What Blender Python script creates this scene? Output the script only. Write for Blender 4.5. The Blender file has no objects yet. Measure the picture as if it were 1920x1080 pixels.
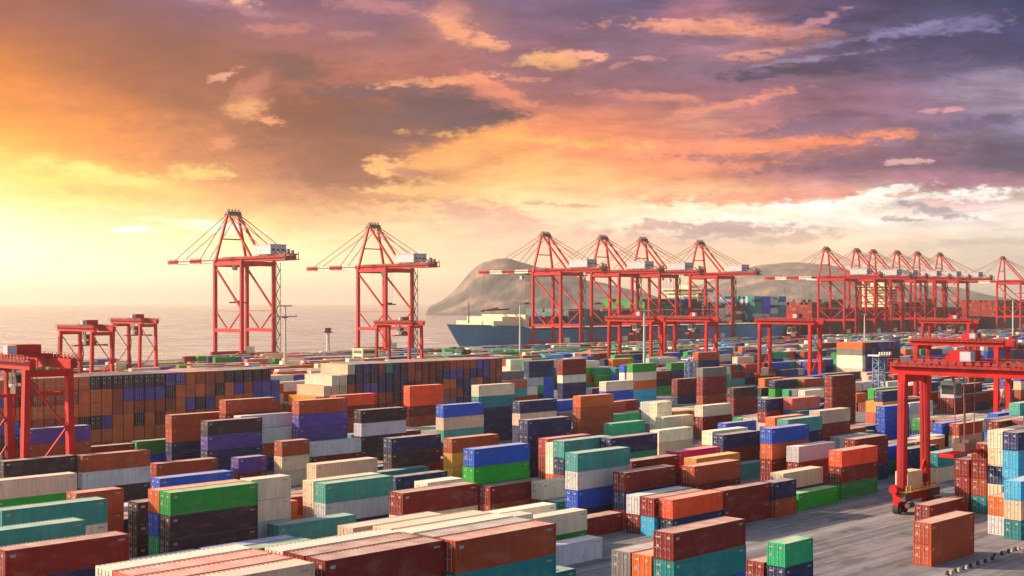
import bpy, math, random
from mathutils import Vector, Matrix
R = math.radians
scene = bpy.context.scene
COL = scene.collection

# ------------------------------------------------------------------ camera
FPX = 2397.0 / 1920.0            # focal length in image widths
CAM_H = 33.28
cam_data = bpy.data.cameras.new('camera')
cam_data.sensor_width = 36.0
cam_data.lens = 36.0 * FPX
cam_data.shift_y = 28.0 / 1920.0
cam_data.clip_start = 1.0
cam_data.clip_end = 60000.0
cam = bpy.data.objects.new('camera', cam_data)
cam.location = (0, 0, CAM_H)
cam.rotation_euler = (R(90), 0, 0)
COL.objects.link(cam)
scene.camera = cam

# ------------------------------------------------------------------ light
SUN_AZ = R(-80.0)                # left of the view axis
SUN_EL = R(24.0)
sun_dir = Vector((math.sin(SUN_AZ) * math.cos(SUN_EL), math.cos(SUN_AZ) * math.cos(SUN_EL), math.sin(SUN_EL)))
sd = bpy.data.lights.new('sun', 'SUN')
sd.energy = 5.0
sd.angle = R(0.6)
sd.color = (1.0, 0.74, 0.50)
sun = bpy.data.objects.new('sun', sd)
sun.rotation_euler = (-sun_dir).to_track_quat('-Z', 'Y').to_euler()
COL.objects.link(sun)
scene.view_settings.view_transform = 'Standard'
scene.view_settings.look = 'None'
scene.view_settings.exposure = 0.88
SKY_GAIN = 0.55
scene.view_settings.gamma = 1.0

def lin(c):
    c = c / 255.0
    return c / 12.92 if c <= 0.04045 else ((c + 0.055) / 1.055) ** 2.4
def hexc(h):
    return (lin(int(h[0:2], 16)), lin(int(h[2:4], 16)), lin(int(h[4:6], 16)), 1.0)

# ------------------------------------------------------------------ sky
world = bpy.data.worlds.new('World')
scene.world = world
world.use_nodes = True
wt = world.node_tree
wt.nodes.clear()
wl = wt.links
def wn(t, **k):
    n = wt.nodes.new(t)
    for a, b in k.items():
        setattr(n, a, b)
    return n
def wmath(op, a, b=None, c=None, clamp=False):
    n = wn('ShaderNodeMath', operation=op, use_clamp=clamp)
    for i, v in enumerate((a, b, c)):
        if v is None: continue
        if isinstance(v, (int, float)): n.inputs[i].default_value = v
        else: wl.new(v, n.inputs[i])
    return n.outputs[0]
def wmix(f, a, b):
    n = wn('ShaderNodeMix', data_type='RGBA')
    for i, v in ((0, f), (6, a), (7, b)):
        if isinstance(v, (int, float)): n.inputs[i].default_value = v
        elif isinstance(v, tuple): n.inputs[i].default_value = v
        else: wl.new(v, n.inputs[i])
    return n.outputs[2]
def wrange(v, a, b, c=0.0, d=1.0, kind='SMOOTHSTEP'):
    n = wn('ShaderNodeMapRange', interpolation_type=kind)
    wl.new(v, n.inputs[0])
    for i, x in enumerate((a, b, c, d)):
        n.inputs[i + 1].default_value = x
    return n.outputs[0]
tc = wn('ShaderNodeTexCoord')
sep = wn('ShaderNodeSeparateXYZ'); wl.new(tc.outputs['Generated'], sep.inputs[0])
yy = wmath('MAXIMUM', sep.outputs[1], 0.12)
# position on a cloud sheet hanging in front of the harbour, in units of 1/2397 of its distance
A = wmath('MULTIPLY', wmath('DIVIDE', sep.outputs[0], yy), 2397.0)
E = wmath('MULTIPLY', wmath('DIVIDE', sep.outputs[2], yy), 2397.0)
comb = wn('ShaderNodeCombineXYZ'); wl.new(A, comb.inputs[0]); wl.new(E, comb.inputs[1])
def noise(scale, stretch, rot, detail=6.0, rough=0.6, seed=0.0):
    m = wn('ShaderNodeMapping')
    m.inputs['Rotation'].default_value = (0, 0, R(rot))
    m.inputs['Scale'].default_value = (scale / stretch, scale, 1.0)
    m.inputs['Location'].default_value = (seed, seed * 1.7, seed)
    wl.new(comb.outputs[0], m.inputs[0])
    n = wn('ShaderNodeTexNoise')
    n.inputs['Scale'].default_value = 1.0
    n.inputs['Detail'].default_value = detail
    n.inputs['Roughness'].default_value = rough
    wl.new(m.outputs[0], n.inputs['Vector'])
    return n
def warp(nd, amp_x, amp_y):
    s = wn('ShaderNodeSeparateColor'); wl.new(nd.outputs[1], s.inputs[0])
    return (wmath('MULTIPLY', wmath('SUBTRACT', s.outputs[0], 0.5), amp_x),
            wmath('MULTIPLY', wmath('SUBTRACT', s.outputs[1], 0.5), amp_y))
nb = noise(1 / 90.0, 2.2, -4, 8.0, 0.62, 3.1)
nf = noise(1 / 22.0, 2.6, -7, 5.0, 0.6, 11.7)
bx, by = warp(nb, 150.0, 46.0)
fx, fy = warp(nf, 46.0, 15.0)
WX = wmath('ADD', wmath('ADD', A, bx), fx)
WY = wmath('ADD', wmath('ADD', E, by), fy)
GX = [-960 + 120 * i for i in range(17)]
ROWS = [
 (568, '9C5C50 965C54 8C5E6C 94688A 8C647A 8A6078 9A7088 A07888 7C6484 786286 70628A 8A6C88 745A7C 5C4C74 3C3C64 30406C 203C70'),
 (528, 'A86454 A2645A 945E64 8C6072 A0707E A06C7C 8C6478 B8807C 866480 806484 7C6488 A07080 9A6C80 64587E 54507C 5C5A86 3C4474'),
 (488, 'C87642 B46A50 A06450 96645E A87074 A86C74 A87078 B07874 94687E 8A6680 8C6A84 B0808C A87480 6C5A80 504C78 4C4C76 2E4072'),
 (438, 'E48840 C87A44 B86C46 B07054 A86E60 B87468 C07870 B87478 A06C78 966A7C 906A7E 866A84 8A6880 6C5878 6A5A80 5A5280 44446E'),
 (388, 'F89A48 EC9050 D07C44 B47450 B86E5C C07868 C47870 B87874 B07274 A87078 A06C7A A87080 A06C7C 94687E 9C7490 9A84A0 9A88A4'),
 (338, 'FFAA44 F89C48 E88E4C D88858 C87C58 C07860 D08070 E0886C E8906C F09470 E89078 D09080 C88080 906880 8C6C88 7C6888 8880A0'),
 (284, 'FFC458 FCA850 F89A50 E89050 D08050 C87C58 D88C60 F0A068 FFB068 FF9C6C FF9870 F89474 F89474 C87C80 886880 806480 4C4468'),
 (238, 'FFE07C FFD468 F8B45C F8A45C E8985C D08C60 E8A064 FCB46C FFC078 FFB874 F8A06C E89470 C87C74 90647C 806078 8A6078 6C5068'),
 (198, 'FFF09C FFE080 FCD878 FCC870 F8B070 E8A070 F0B070 FCC888 FFD494 FFCC94 FFC894 FFC898 F8B088 D09888 E0B8A8 D0A0A0 D8B8B0'),
 (158, 'FFF8C0 FFE8A8 FCE0A0 FFE8A0 FFD888 F8C888 F8C890 F8C898 FFE0B0 FFE8C0 FFECCC FFF4DC FFF4E0 FFF4E4 F4ECE0 F0E4DC E8DCD0'),
 (118, 'FFFAD0 FFF0C0 FFE8B4 FFE8B0 FFE8A4 FFE0A4 F8D0A0 F4C49C F8C4A0 E8B89C E0B49C DCB8A0 E0C4AC F4D4B4 E8CCB0 D8C4B0 D0C0B0'),
 (68, 'FFFBDC FFF4CC FFF2C8 FFF0C4 FFF0BC FFE8B4 FFE4B0 FCD8AC F8CCA8 F8D0A8 F8D0A4 FCD0A4 FCD0A4 F4CCA8 E8C8AC DCC4AC C8BCA8'),
 (0, 'FFF8D8 FFF4D0 FFF2CC FFF0CC FFF0C8 FFECC8 FFECC4 FCE4C0 F8DCB8 FCE0C0 FCE0C0 FCE0C0 FCE0BC FCE0C0 F8DCC4 F8DCC8 F0D8C8'),
]
fac = wrange(WX, -1000.0, 1000.0, 0.0, 1.0, 'LINEAR')
sky = None
prev = None
for e0, s in ROWS:
    r = wn('ShaderNodeValToRGB')
    cr = r.color_ramp
    cr.interpolation = 'LINEAR'
    cs = s.split()
    cr.elements[0].position = (GX[0] + 1000) / 2000.0; cr.elements[0].color = hexc(cs[0])
    cr.elements[1].position = (GX[-1] + 1000) / 2000.0; cr.elements[1].color = hexc(cs[-1])
    for x, c in list(zip(GX, cs))[1:-1]:
        el = cr.elements.new((x + 1000) / 2000.0); el.color = hexc(c)
    wl.new(fac, r.inputs[0])
    if sky is None: sky = r.outputs[0]
    else: sky = wmix(wrange(WY, prev, e0, 0, 1, 'LINEAR'), sky, r.outputs[0])
    prev = e0
# cloud masses: centre x, centre height, half width, half height, tilt, colour, edge softness, opacity
CLOUDS = [
 # broad dark wedge left of centre, its underside still catching orange light
 (-340, 300, 320, 125, 6, 'A8664C', 0.7, 0.8),
 (-560, 430, 260, 90, -8, '94584C', 0.8, 0.6),
 (-320, 345, 190, 60, 2, '88503F', 0.45, 0.95),
 (-290, 250, 150, 60, -8, '8E5440', 0.45, 0.94),
 (-170, 345, 150, 52, 2, '7E5254', 0.35, 0.97),
 (-110, 362, 110, 34, -6, '6E4E5A', 0.3, 0.97),
 (-45, 348, 78, 15, 3, '684A56', 0.3, 0.98),
 (-240, 400, 150, 16, 2, '7A5662', 0.45, 0.85),
 (-410, 444, 66, 26, -10, '845A58', 0.5, 0.9),
 (-290, 460, 50, 12, -5, '9A6868', 0.5, 0.6),
 # light fringes round it
 (-130, 418, 110, 9, 3, 'FBAE84', 0.5, 0.9),
 (-30, 402, 80, 14, -22, 'F29A7C', 0.6, 0.7),
 (-60, 305, 120, 20, 16, 'FFAE68', 0.5, 0.95),
 (-130, 272, 110, 22, 12, 'FFB36C', 0.5, 0.9),
 (-248, 258, 34, 18, 10, 'FFBC78', 0.4, 0.95),
 (-196, 248, 34, 6, -10, 'B87C62', 0.5, 0.9),
 (-170, 216, 120, 14, 3, 'FFC47C', 0.6, 0.8),
 (60, 306, 170, 9, -3, 'FFBC6C', 0.7, 0.9),
 # small lit puffs
 (-502, 366, 44, 22, 10, 'FFB880', 0.6, 0.85),
 (-462, 344, 26, 10, -20, 'F4A878', 0.5, 0.9),
 (-548, 428, 26, 7, 15, 'FBB898', 0.5, 0.85),
 (-480, 408, 44, 20, 30, 'D88C78', 0.6, 0.7),
 (-545, 300, 22, 12, 10, 'F0A078', 0.5, 0.6),
 (-540, 562, 90, 14, -12, 'C08C98', 0.6, 0.8),
 (-510, 563, 24, 9, 0, 'FFC8A8', 0.5, 0.9),
 (-440, 512, 50, 10, 0, 'D89088', 0.6, 0.7),
 (-250, 556, 90, 12, -8, 'CC8C90', 0.7, 0.7),
 (-300, 505, 40, 8, 6, 'CC8E88', 0.6, 0.6),
 (-118, 530, 34, 36, -40, 'DE9A8C', 0.6, 0.8),
 (-100, 506, 60, 18, -32, 'F8AE88', 0.5, 0.95),
 (-50, 486, 34, 12, -30, 'F8B088', 0.5, 0.85),
 (40, 460, 34, 14, 10, 'FFC490', 0.6, 0.85),
 (84, 455, 46, 18, 0, 'FFBA84', 0.6, 0.85),
 (150, 460, 50, 10, -4, 'F4AC94', 0.4, 0.95),
 (245, 458, 26, 5, 0, 'E09C94', 0.5, 0.8),
 (200, 445, 20, 6, 20, 'D49890', 0.5, 0.7),
 (20, 420, 40, 4, 0, 'F0A088', 0.5, 0.7),
 # purple deck with pink bellies, upper right
 (330, 545, 70, 30, 18, 'B0788A', 0.5, 0.85),
 (390, 530, 60, 18, 5, 'C88C90', 0.5, 0.8),
 (300, 524, 60, 8, 4, 'DC9C94', 0.5, 0.85),
 (420, 512, 180, 15, -3, 'EFA58E', 0.45, 0.95),
 (560, 500, 90, 20, -6, 'D8938C', 0.6, 0.8),
 (490, 468, 90, 11, 6, 'E4A292', 0.45, 0.85),
 (380, 490, 110, 12, -3, '7A6486', 0.6, 0.7),
 (740, 490, 210, 28, 5, '3F3D6C', 0.6, 0.9),
 (560, 440, 150, 14, 5, '4A4068', 0.5, 0.9),
 (640, 470, 130, 12, 5, '655680', 0.5, 0.8),
 (640, 536, 130, 14, 4, '463F6C', 0.6, 0.9),
 (560, 520, 60, 8, 24, 'D098A0', 0.5, 0.8),
 (780, 514, 150, 12, 6, '827AA6', 0.5, 0.85),
 (700, 505, 120, 6, 12, '9088AC', 0.5, 0.7),
 (560, 458, 90, 4, 8, '9C92AE', 0.5, 0.8),
 (930, 400, 120, 46, -4, 'A898B2', 0.6, 0.9),
 (900, 452, 90, 10, 14, '5C5684', 0.5, 0.8),
 (640, 350, 160, 34, 3, 'A0708A', 0.8, 0.5),
 (560, 332, 130, 16, 6, '80607A', 0.5, 0.85),
 (700, 316, 56, 8, 1, 'FF9C74', 0.6, 0.85),
 (540, 300, 190, 10, 2, 'FF9A74', 0.5, 0.95),
 (400, 372, 110, 8, 12, 'F09C84', 0.6, 0.8),
 (280, 384, 130, 8, -3, 'E8967E', 0.6, 0.7),
 (820, 361, 28, 5, 4, 'EAA8AC', 0.6, 0.85),
 (880, 340, 110, 10, 8, '64587C', 0.5, 0.8),
 (730, 268, 280, 22, 3, '724E6C', 0.5, 0.92),
 (560, 276, 120, 10, 2, '9C6A78', 0.5, 0.8),
 (930, 274, 100, 34, 0, '4C4266', 0.6, 0.9),
 (420, 272, 130, 9, -3, 'AC6E70', 0.5, 0.85),
 (745, 264, 40, 6, 4, 'CCA0A0', 0.45, 0.9),
 (860, 226, 140, 15, 2, '986680', 0.6, 0.85),
 (660, 236, 150, 10, 2, 'B07484', 0.6, 0.8),
 # bright gap and low grey bars
 (450, 195, 170, 13, 1, 'EC987A', 0.4, 0.95),
 (590, 204, 100, 9, 5, 'D88C80', 0.5, 0.85),
 (600, 182, 190, 11, 6, 'FFFBEC', 0.55, 0.95),
 (470, 168, 200, 10, 2, 'FFF6DC', 0.6, 0.9),
 (700, 206, 70, 8, 10, 'FFF4E6', 0.45, 0.95),
 (850, 202, 140, 11, 2, 'FFFAF0', 0.5, 0.97),
 (790, 176, 58, 11, -14, '9C8F98', 0.45, 0.95),
 (730, 157, 34, 5, 2, 'A89C96', 0.45, 0.9),
 (860, 172, 80, 3, 2, 'C8BAB0', 0.5, 0.8),
 (410, 138, 150, 14, 2, 'B89A96', 0.45, 0.92),
 (250, 142, 70, 12, 6, 'C49E94', 0.45, 0.88),
 (520, 120, 90, 7, 4, 'C4A89C', 0.5, 0.7),
 (850, 112, 120, 8, 3, 'BEB0A4', 0.6, 0.7),
 (120, 182, 60, 4, -2, 'CC9878', 0.5, 0.9),
 (40, 186, 24, 3, 0, 'D0A07C', 0.5, 0.7),
 (-60, 168, 100, 16, -4, 'D69A86', 0.5, 0.9),
 (10, 146, 150, 20, -3, 'E0AC94', 0.6, 0.75),
 (-200, 156, 80, 6, 3, 'E8AC88', 0.6, 0.6),
 (-560, 146, 80, 8, -6, 'FFFFE0', 0.5, 1.0),
 (-640, 152, 60, 4, -8, 'FFF8B8', 0.5, 0.9),
 (-715, 136, 34, 5, 0, 'FFFFEC', 0.5, 1.0),
 (-760, 240, 170, 14, -10, 'FFE884', 0.7, 0.8),
 (-700, 205, 120, 8, -6, 'E8B870', 0.6, 0.5),
 (-590, 244, 60, 14, 0, 'FFD078', 0.5, 0.8),
 (-560, 216, 90, 10, -3, 'F0A468', 0.6, 0.7),
 (-720, 168, 120, 6, -4, 'FAD48C', 0.6, 0.7),
]
ep = wn('ShaderNodeCombineXYZ')
ex, ey = warp(nb, 50.0, 22.0)
wl.new(wmath('ADD', wmath('ADD', A, ex), fx), ep.inputs[0])
wl.new(wmath('ADD', wmath('ADD', E, ey), fy), ep.inputs[1])
nr_ = noise(1 / 34.0, 2.6, -6, 9.0, 0.72, 51.0)
nq_ = noise(1 / 11.0, 2.2, 8, 4.0, 0.6, 71.0)
RAG = wmath('ADD', wmath('MULTIPLY', wmath('SUBTRACT', nr_.outputs[0], 0.5), 3.4), wmath('MULTIPLY', wmath('SUBTRACT', nq_.outputs[0], 0.5), 2.2))
epo = ep.outputs[0]
for ci_, (cx, cy, rx, ry, tilt, c, soft, op) in enumerate(CLOUDS):
    if ci_ % 16 == 0:      # keeps the shader's evaluation order sequential
        q_ = wn('ShaderNodeVectorMath', operation='MULTIPLY_ADD')
        wl.new(sky, q_.inputs[0]); q_.inputs[1].default_value = (1e-6, 1e-6, 1e-6); wl.new(ep.outputs[0], q_.inputs[2])
        epo = q_.outputs[0]
    m = wn('ShaderNodeMapping', vector_type='TEXTURE')
    m.inputs['Location'].default_value = (cx, cy, 0)
    m.inputs['Rotation'].default_value = (0, 0, R(tilt))
    m.inputs['Scale'].default_value = (rx, ry, 1)
    wl.new(epo, m.inputs[0])
    ln = wn('ShaderNodeVectorMath', operation='LENGTH'); wl.new(m.outputs[0], ln.inputs[0])
    f = wrange(wmath('MULTIPLY_ADD', RAG, max(0.38, min(1.25, 16.0 / ry)), ln.outputs['Value']), 1.0 + soft * 0.85, 1.0 - soft * 1.2, 0.0, op)
    sky = wmix(f, sky, hexc(c))
# fine streaks of cirrus: lighter and darker threads across the whole deck
st1 = noise(1 / 26.0, 4.5, -6, 7.0, 0.66, 21.0)
st2 = noise(1 / 70.0, 3.0, -5, 6.0, 0.6, 37.0)
right = wrange(A, -700.0, 700.0, 0.35, 1.0)
low = wrange(E, 20.0, 260.0, 0.35, 1.0)
amp = wmath('MULTIPLY', right, low)
sv = wmath('ADD', wmath('MULTIPLY', wmath('SUBTRACT', st1.outputs[0], 0.5), 1.9),
           wmath('MULTIPLY', wmath('SUBTRACT', st2.outputs[0], 0.5), 0.9))
gain = wmath('MULTIPLY', wmath('ADD', 1.0, wmath('MULTIPLY', sv, amp)), wrange(E, 420.0, 20.0, 1.0, 1.45))
gm = wn('ShaderNodeGamma'); wl.new(sky, gm.inputs[0])
wl.new(wrange(E, 120.0, 400.0, 0.97, 1.12), gm.inputs[1])
vs = wn('ShaderNodeVectorMath', operation='SCALE')
hs = wn('ShaderNodeHueSaturation'); hs.inputs['Saturation'].default_value = 1.03; wl.new(gm.outputs[0], hs.inputs['Color'])
wl.new(hs.outputs[0], vs.inputs[0]); wl.new(gain, vs.inputs['Scale'])
nish = wn('ShaderNodeTexSky', sky_type='NISHITA')
nish.sun_disc = False
nish.sun_elevation = SUN_EL
nish.sun_rotation = SUN_AZ
nish.air_density = 1.4
nish.dust_density = 2.5
bg1 = wn('ShaderNodeBackground'); wl.new(nish.outputs[0], bg1.inputs[0]); bg1.inputs[1].default_value = 0.11
bg2 = wn('ShaderNodeBackground'); wl.new(vs.outputs[0], bg2.inputs[0]); bg2.inputs[1].default_value = SKY_GAIN
front = wrange(sep.outputs[1], 0.25, 0.75)
over = wrange(sep.outputs[2], 0.75, 0.40)
mx = wn('ShaderNodeMixShader')
wl.new(wmath('MULTIPLY', front, over), mx.inputs[0]); wl.new(bg1.outputs[0], mx.inputs[1]); wl.new(bg2.outputs[0], mx.inputs[2])
wo = wn('ShaderNodeOutputWorld'); wl.new(mx.outputs[0], wo.inputs[0])
world.cycles.sampling_method = 'MANUAL'
world.cycles.sample_map_resolution = 512

# ------------------------------------------------------------------ yard frame: u runs along the quay, v runs out to sea
TH = R(44.73); SN = math.sin(TH); CS = math.cos(TH)
PHI = math.atan2(CS, SN)
def P(u, v, z=0.0): return Vector((u * SN - v * CS, u * CS + v * SN, z))
def pix(u, v, z):
    p = P(u, v, z)
    return 960 + 2397 * p.x / p.y, 568 + 2397 * (CAM_H - z) / p.y

# ------------------------------------------------------------------ materials
def new_mat(name):
    m = bpy.data.materials.new(name); m.use_nodes = True
    nt = m.node_tree
    return m, nt, nt.nodes['Principled BSDF']
def N_(nt, t, **k):
    n = nt.nodes.new(t)
    for a, b in k.items(): setattr(n, a, b)
    return n
def ramp(nt, src, stops):
    r = N_(nt, 'ShaderNodeValToRGB'); cr = r.color_ramp
    cr.elements[0].position = stops[0][0]; cr.elements[0].color = stops[0][1]
    cr.elements[1].position = stops[-1][0]; cr.elements[1].color = stops[-1][1]
    for p, c in stops[1:-1]:
        e = cr.elements.new(p); e.color = c
    nt.links.new(src, r.inputs[0]); return r.outputs[0]
def mixc(nt, f, a, b, kind='MIX'):
    n = N_(nt, 'ShaderNodeMix', data_type='RGBA', blend_type=kind)
    for i, v in ((0, f), (6, a), (7, b)):
        if isinstance(v, (int, float, tuple)): n.inputs[i].default_value = v
        else: nt.links.new(v, n.inputs[i])
    return n.outputs[2]
def nz(nt, vec, scale, detail=4.0, stretch=None):
    n = N_(nt, 'ShaderNodeTexNoise'); n.inputs['Scale'].default_value = scale; n.inputs['Detail'].default_value = detail
    if stretch:
        m = N_(nt, 'ShaderNodeMapping'); m.inputs['Scale'].default_value = stretch
        nt.links.new(vec, m.inputs[0]); vec = m.outputs[0]
    nt.links.new(vec, n.inputs['Vector']); return n.outputs[0]
def g(v): return (v, v, v, 1)

def flat_mat(name, rgb, rough=0.6, metal=0.0, wear=0.12, scale=0.6):
    m, nt, b = new_mat(name)
    t = N_(nt, 'ShaderNodeTexCoord')
    f = nz(nt, t.outputs['Object'], scale, 5)
    k = ramp(nt, f, [(0.3, g(1 - wear)), (0.7, g(1 + wear))])
    nt.links.new(mixc(nt, 1.0, tuple(rgb) + (1,), k, 'MULTIPLY'), b.inputs['Base Color'])
    b.inputs['Roughness'].default_value = rough; b.inputs['Metallic'].default_value = metal
    return m

def container_mat(name, attr, roof):
    m, nt, b = new_mat(name)
    t = N_(nt, 'ShaderNodeTexCoord'); geo = N_(nt, 'ShaderNodeNewGeometry')
    if attr:
        c = N_(nt, 'ShaderNodeAttribute', attribute_name='Col').outputs['Color']
        vec = geo.outputs['Position']
    else:
        oi = N_(nt, 'ShaderNodeObjectInfo'); c = oi.outputs['Color']
        ad = N_(nt, 'ShaderNodeVectorMath', operation='ADD')
        nt.links.new(t.outputs['Object'], ad.inputs[0])
        sc = N_(nt, 'ShaderNodeVectorMath', operation='SCALE'); sc.inputs[0].default_value = (37, 91, 53)
        nt.links.new(oi.outputs['Random'], sc.inputs['Scale']); nt.links.new(sc.outputs[0], ad.inputs[1])
        vec = ad.outputs[0]
    # sun-bleached patches, long vertical dirt runs, scattered rust
    k1 = ramp(nt, nz(nt, vec, 0.35, 4), [(0.3, g(0.90)), (0.7, g(1.12))])
    k2 = ramp(nt, nz(nt, vec, 1.0, 4, (2.2, 2.2, 0.18)), [(0.35, g(0.90)), (0.62, g(1.04))])
    c1 = mixc(nt, 1.0, mixc(nt, 1.0, c, k1, 'MULTIPLY'), k2, 'MULTIPLY')
    rf = ramp(nt, nz(nt, vec, 1.7, 6), [(0.66, g(0)), (0.76, g(0.6))])
    c2 = mixc(nt, rf, c1, (0.16, 0.055, 0.025, 1))
    fd = ramp(nt, nz(nt, vec, 0.8, 3, (0.5, 0.5, 1.4)), [(0.52, g(0)), (0.70, g(0.10))])
    c2 = mixc(nt, fd, c2, (0.5, 0.42, 0.38, 1))
    if roof:  # dusty, faded tops, lightened further to put sunlight into their colour
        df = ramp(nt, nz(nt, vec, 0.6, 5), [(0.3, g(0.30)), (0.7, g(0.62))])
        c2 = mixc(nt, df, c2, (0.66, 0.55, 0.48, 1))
    nt.links.new(c2, b.inputs['Base Color'])
    b.inputs['Roughness'].default_value = 0.62 if roof else 0.55
    b.inputs['Specular IOR Level'].default_value = 0.2
    return m
M = {}
M['body'] = container_mat('container_paint', False, False)
M['roof'] = container_mat('container_roof_dusty_sunlit', False, True)
M['far'] = container_mat('distant_container_paint', True, False)
M['far_roof'] = container_mat('distant_container_roof_dusty_sunlit', True, True)
M['steel'] = flat_mat('galvanised_steel', (0.42, 0.42, 0.43), 0.45, 0.5)
M['crane_red'] = flat_mat('crane_red_paint', (0.42, 0.007, 0.012), 0.6, 0, 0.28, 0.25)
M['crane_red'].node_tree.nodes['Principled BSDF'].inputs['Specular IOR Level'].default_value = 0.2
M['crane_dark'] = flat_mat('crane_dark_steel', (0.10, 0.045, 0.045), 0.6)
M['cable'] = flat_mat('steel_cable', (0.20, 0.06, 0.05), 0.6)
M['house'] = flat_mat('machinery_house_white', (0.36, 0.35, 0.41), 0.5)
M['cream'] = flat_mat('cream_paint', (0.62, 0.54, 0.36), 0.5)
M['boomwhite'] = flat_mat('boom_white_paint', (0.75, 0.70, 0.62), 0.5)
M['yellow'] = flat_mat('safety_yellow_paint', (0.70, 0.46, 0.08), 0.5)
M['rubber'] = flat_mat('tyre_rubber', (0.025, 0.025, 0.027), 0.8)
M['glass'] = flat_mat('dark_glass', (0.03, 0.04, 0.05), 0.12)
M['hull_blue'] = flat_mat('ship_hull_blue', (0.020, 0.17, 0.33), 0.5, 0, 0.15, 0.05)
M['hull_dark'] = flat_mat('ship_hull_dark', (0.035, 0.022, 0.04), 0.5, 0, 0.15, 0.05)
M['deck'] = flat_mat('ship_deck', (0.30, 0.11, 0.07), 0.7)
M['mast'] = flat_mat('mast_grey_paint', (0.55, 0.48, 0.46), 0.5)
M['lattice'] = flat_mat('blue_lattice_paint', (0.10, 0.17, 0.34), 0.5)
M['concrete'] = flat_mat('pale_concrete', (0.36, 0.33, 0.30), 0.85)
M['panel'] = flat_mat('pale_data_panel', (0.30, 0.28, 0.27), 0.6)
M['bark'] = flat_mat('bark', (0.10, 0.07, 0.05), 0.9)
M['leaf'] = flat_mat('leaf_green', (0.05, 0.10, 0.03), 0.7, 0, 0.5, 0.9)
M['kerb_black'] = flat_mat('kerb_black', (0.03, 0.03, 0.03), 0.8)

# ------------------------------------------------------------------ mesh helpers
class MB:
    def __init__(s): s.v = []; s.f = []; s.m = []; s.c = []
    def quad(s, a, b, c, d, m=0, col=None):
        i = len(s.v); s.v += [a, b, c, d]; s.f.append((i, i + 1, i + 2, i + 3)); s.m.append(m); s.c.append(col)
    def box(s, x0, x1, y0, y1, z0, z1, m=0, col=None, top=None):
        i = len(s.v)
        s.v += [(x0, y0, z0), (x1, y0, z0), (x1, y1, z0), (x0, y1, z0), (x0, y0, z1), (x1, y0, z1), (x1, y1, z1), (x0, y1, z1)]
        for q in ((0, 3, 2, 1), (4, 5, 6, 7), (0, 1, 5, 4), (1, 2, 6, 5), (2, 3, 7, 6), (3, 0, 4, 7)):
            s.f.append(tuple(i + j for j in q)); s.m.append(m if not (top is not None and q[0] == 4) else top); s.c.append(col)
        return s
    def beam(s, p, q, w, h=None, m=0):
        h = h or w
        p = Vector(p); q = Vector(q); d = (q - p).normalized()
        up = Vector((0, 0, 1)) if abs(d.z) < 0.9 else Vector((0, 1, 0))
        x = d.cross(up).normalized(); y = x.cross(d).normalized()
        i = len(s.v)
        for o in (p, q):
            for a, b in ((-1, -1), (1, -1), (1, 1), (-1, 1)):
                s.v.append(tuple(o + x * a * w / 2 + y * b * h / 2))
        for f in ((3, 2, 1, 0), (4, 5, 6, 7), (0, 1, 5, 4), (1, 2, 6, 5), (2, 3, 7, 6), (3, 0, 4, 7)):
            s.f.append(tuple(i + j for j in f)); s.m.append(m); s.c.append(None)
        return s
    def tube(s, p, q, r0, r1=None, n=10, m=0):
        r1 = r0 if r1 is None else r1
        p = Vector(p); q = Vector(q); d = (q - p).normalized()
        up = Vector((0, 0, 1)) if abs(d.z) < 0.9 else Vector((0, 1, 0))
        x = d.cross(up).normalized(); y = x.cross(d).normalized()
        i = len(s.v)
        for o, r in ((p, r0), (q, r1)):
            for k in range(n):
                a = 2 * math.pi * k / n
                s.v.append(tuple(o + x * math.cos(a) * r + y * math.sin(a) * r))
        for k in range(n):
            s.f.append((i + k, i + (k + 1) % n, i + n + (k + 1) % n, i + n + k)); s.m.append(m); s.c.append(None)
        s.f.append(tuple(i + k for k in reversed(range(n)))); s.m.append(m); s.c.append(None)
        s.f.append(tuple(i + n + k for k in range(n))); s.m.append(m); s.c.append(None)
        return s
    def mesh(s, name, mats):
        me = bpy.data.meshes.new(name)
        me.from_pydata([tuple(v) for v in s.v], [], s.f)
        for mt in mats: me.materials.append(mt)
        me.polygons.foreach_set('material_index', s.m)
        if any(c is not None for c in s.c):
            at = me.color_attributes.new('Col', 'FLOAT_COLOR', 'CORNER')
            buf = []
            for f, c in zip(s.f, s.c):
                c = c or (0.5, 0.5, 0.5)
                buf += [c[0], c[1], c[2], 1.0] * len(f)
            at.data.foreach_set('color', buf)
        me.update()
        return me
def link(name, data, parent=None, loc=(0, 0, 0), rot=0.0):
    o = bpy.data.objects.new(name, data); COL.objects.link(o)
    o.location = loc; o.rotation_euler = (0, 0, rot)
    if parent: o.parent = parent
    return o
def part(name, mb, mat, parent):
    return link(name, mb.mesh(name, [mat] if not isinstance(mat, list) else mat), parent)
def tag(o, label, cat, group=None, kind=None):
    if label: o['label'] = label
    if cat: o['category'] = cat
    if group: o['group'] = group
    if kind: o['kind'] = kind
    return o
def dup(root, loc, rot=None, scale=None):
    def rec(o, par):
        c = o.copy(); COL.objects.link(c)
        if par: c.parent = par
        for ch in list(o.children): rec(ch, c)
        return c
    r = rec(root, None); r.location = loc
    if rot is not None: r.rotation_euler = (0, 0, rot)
    if scale: r.scale = scale
    return r

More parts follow.
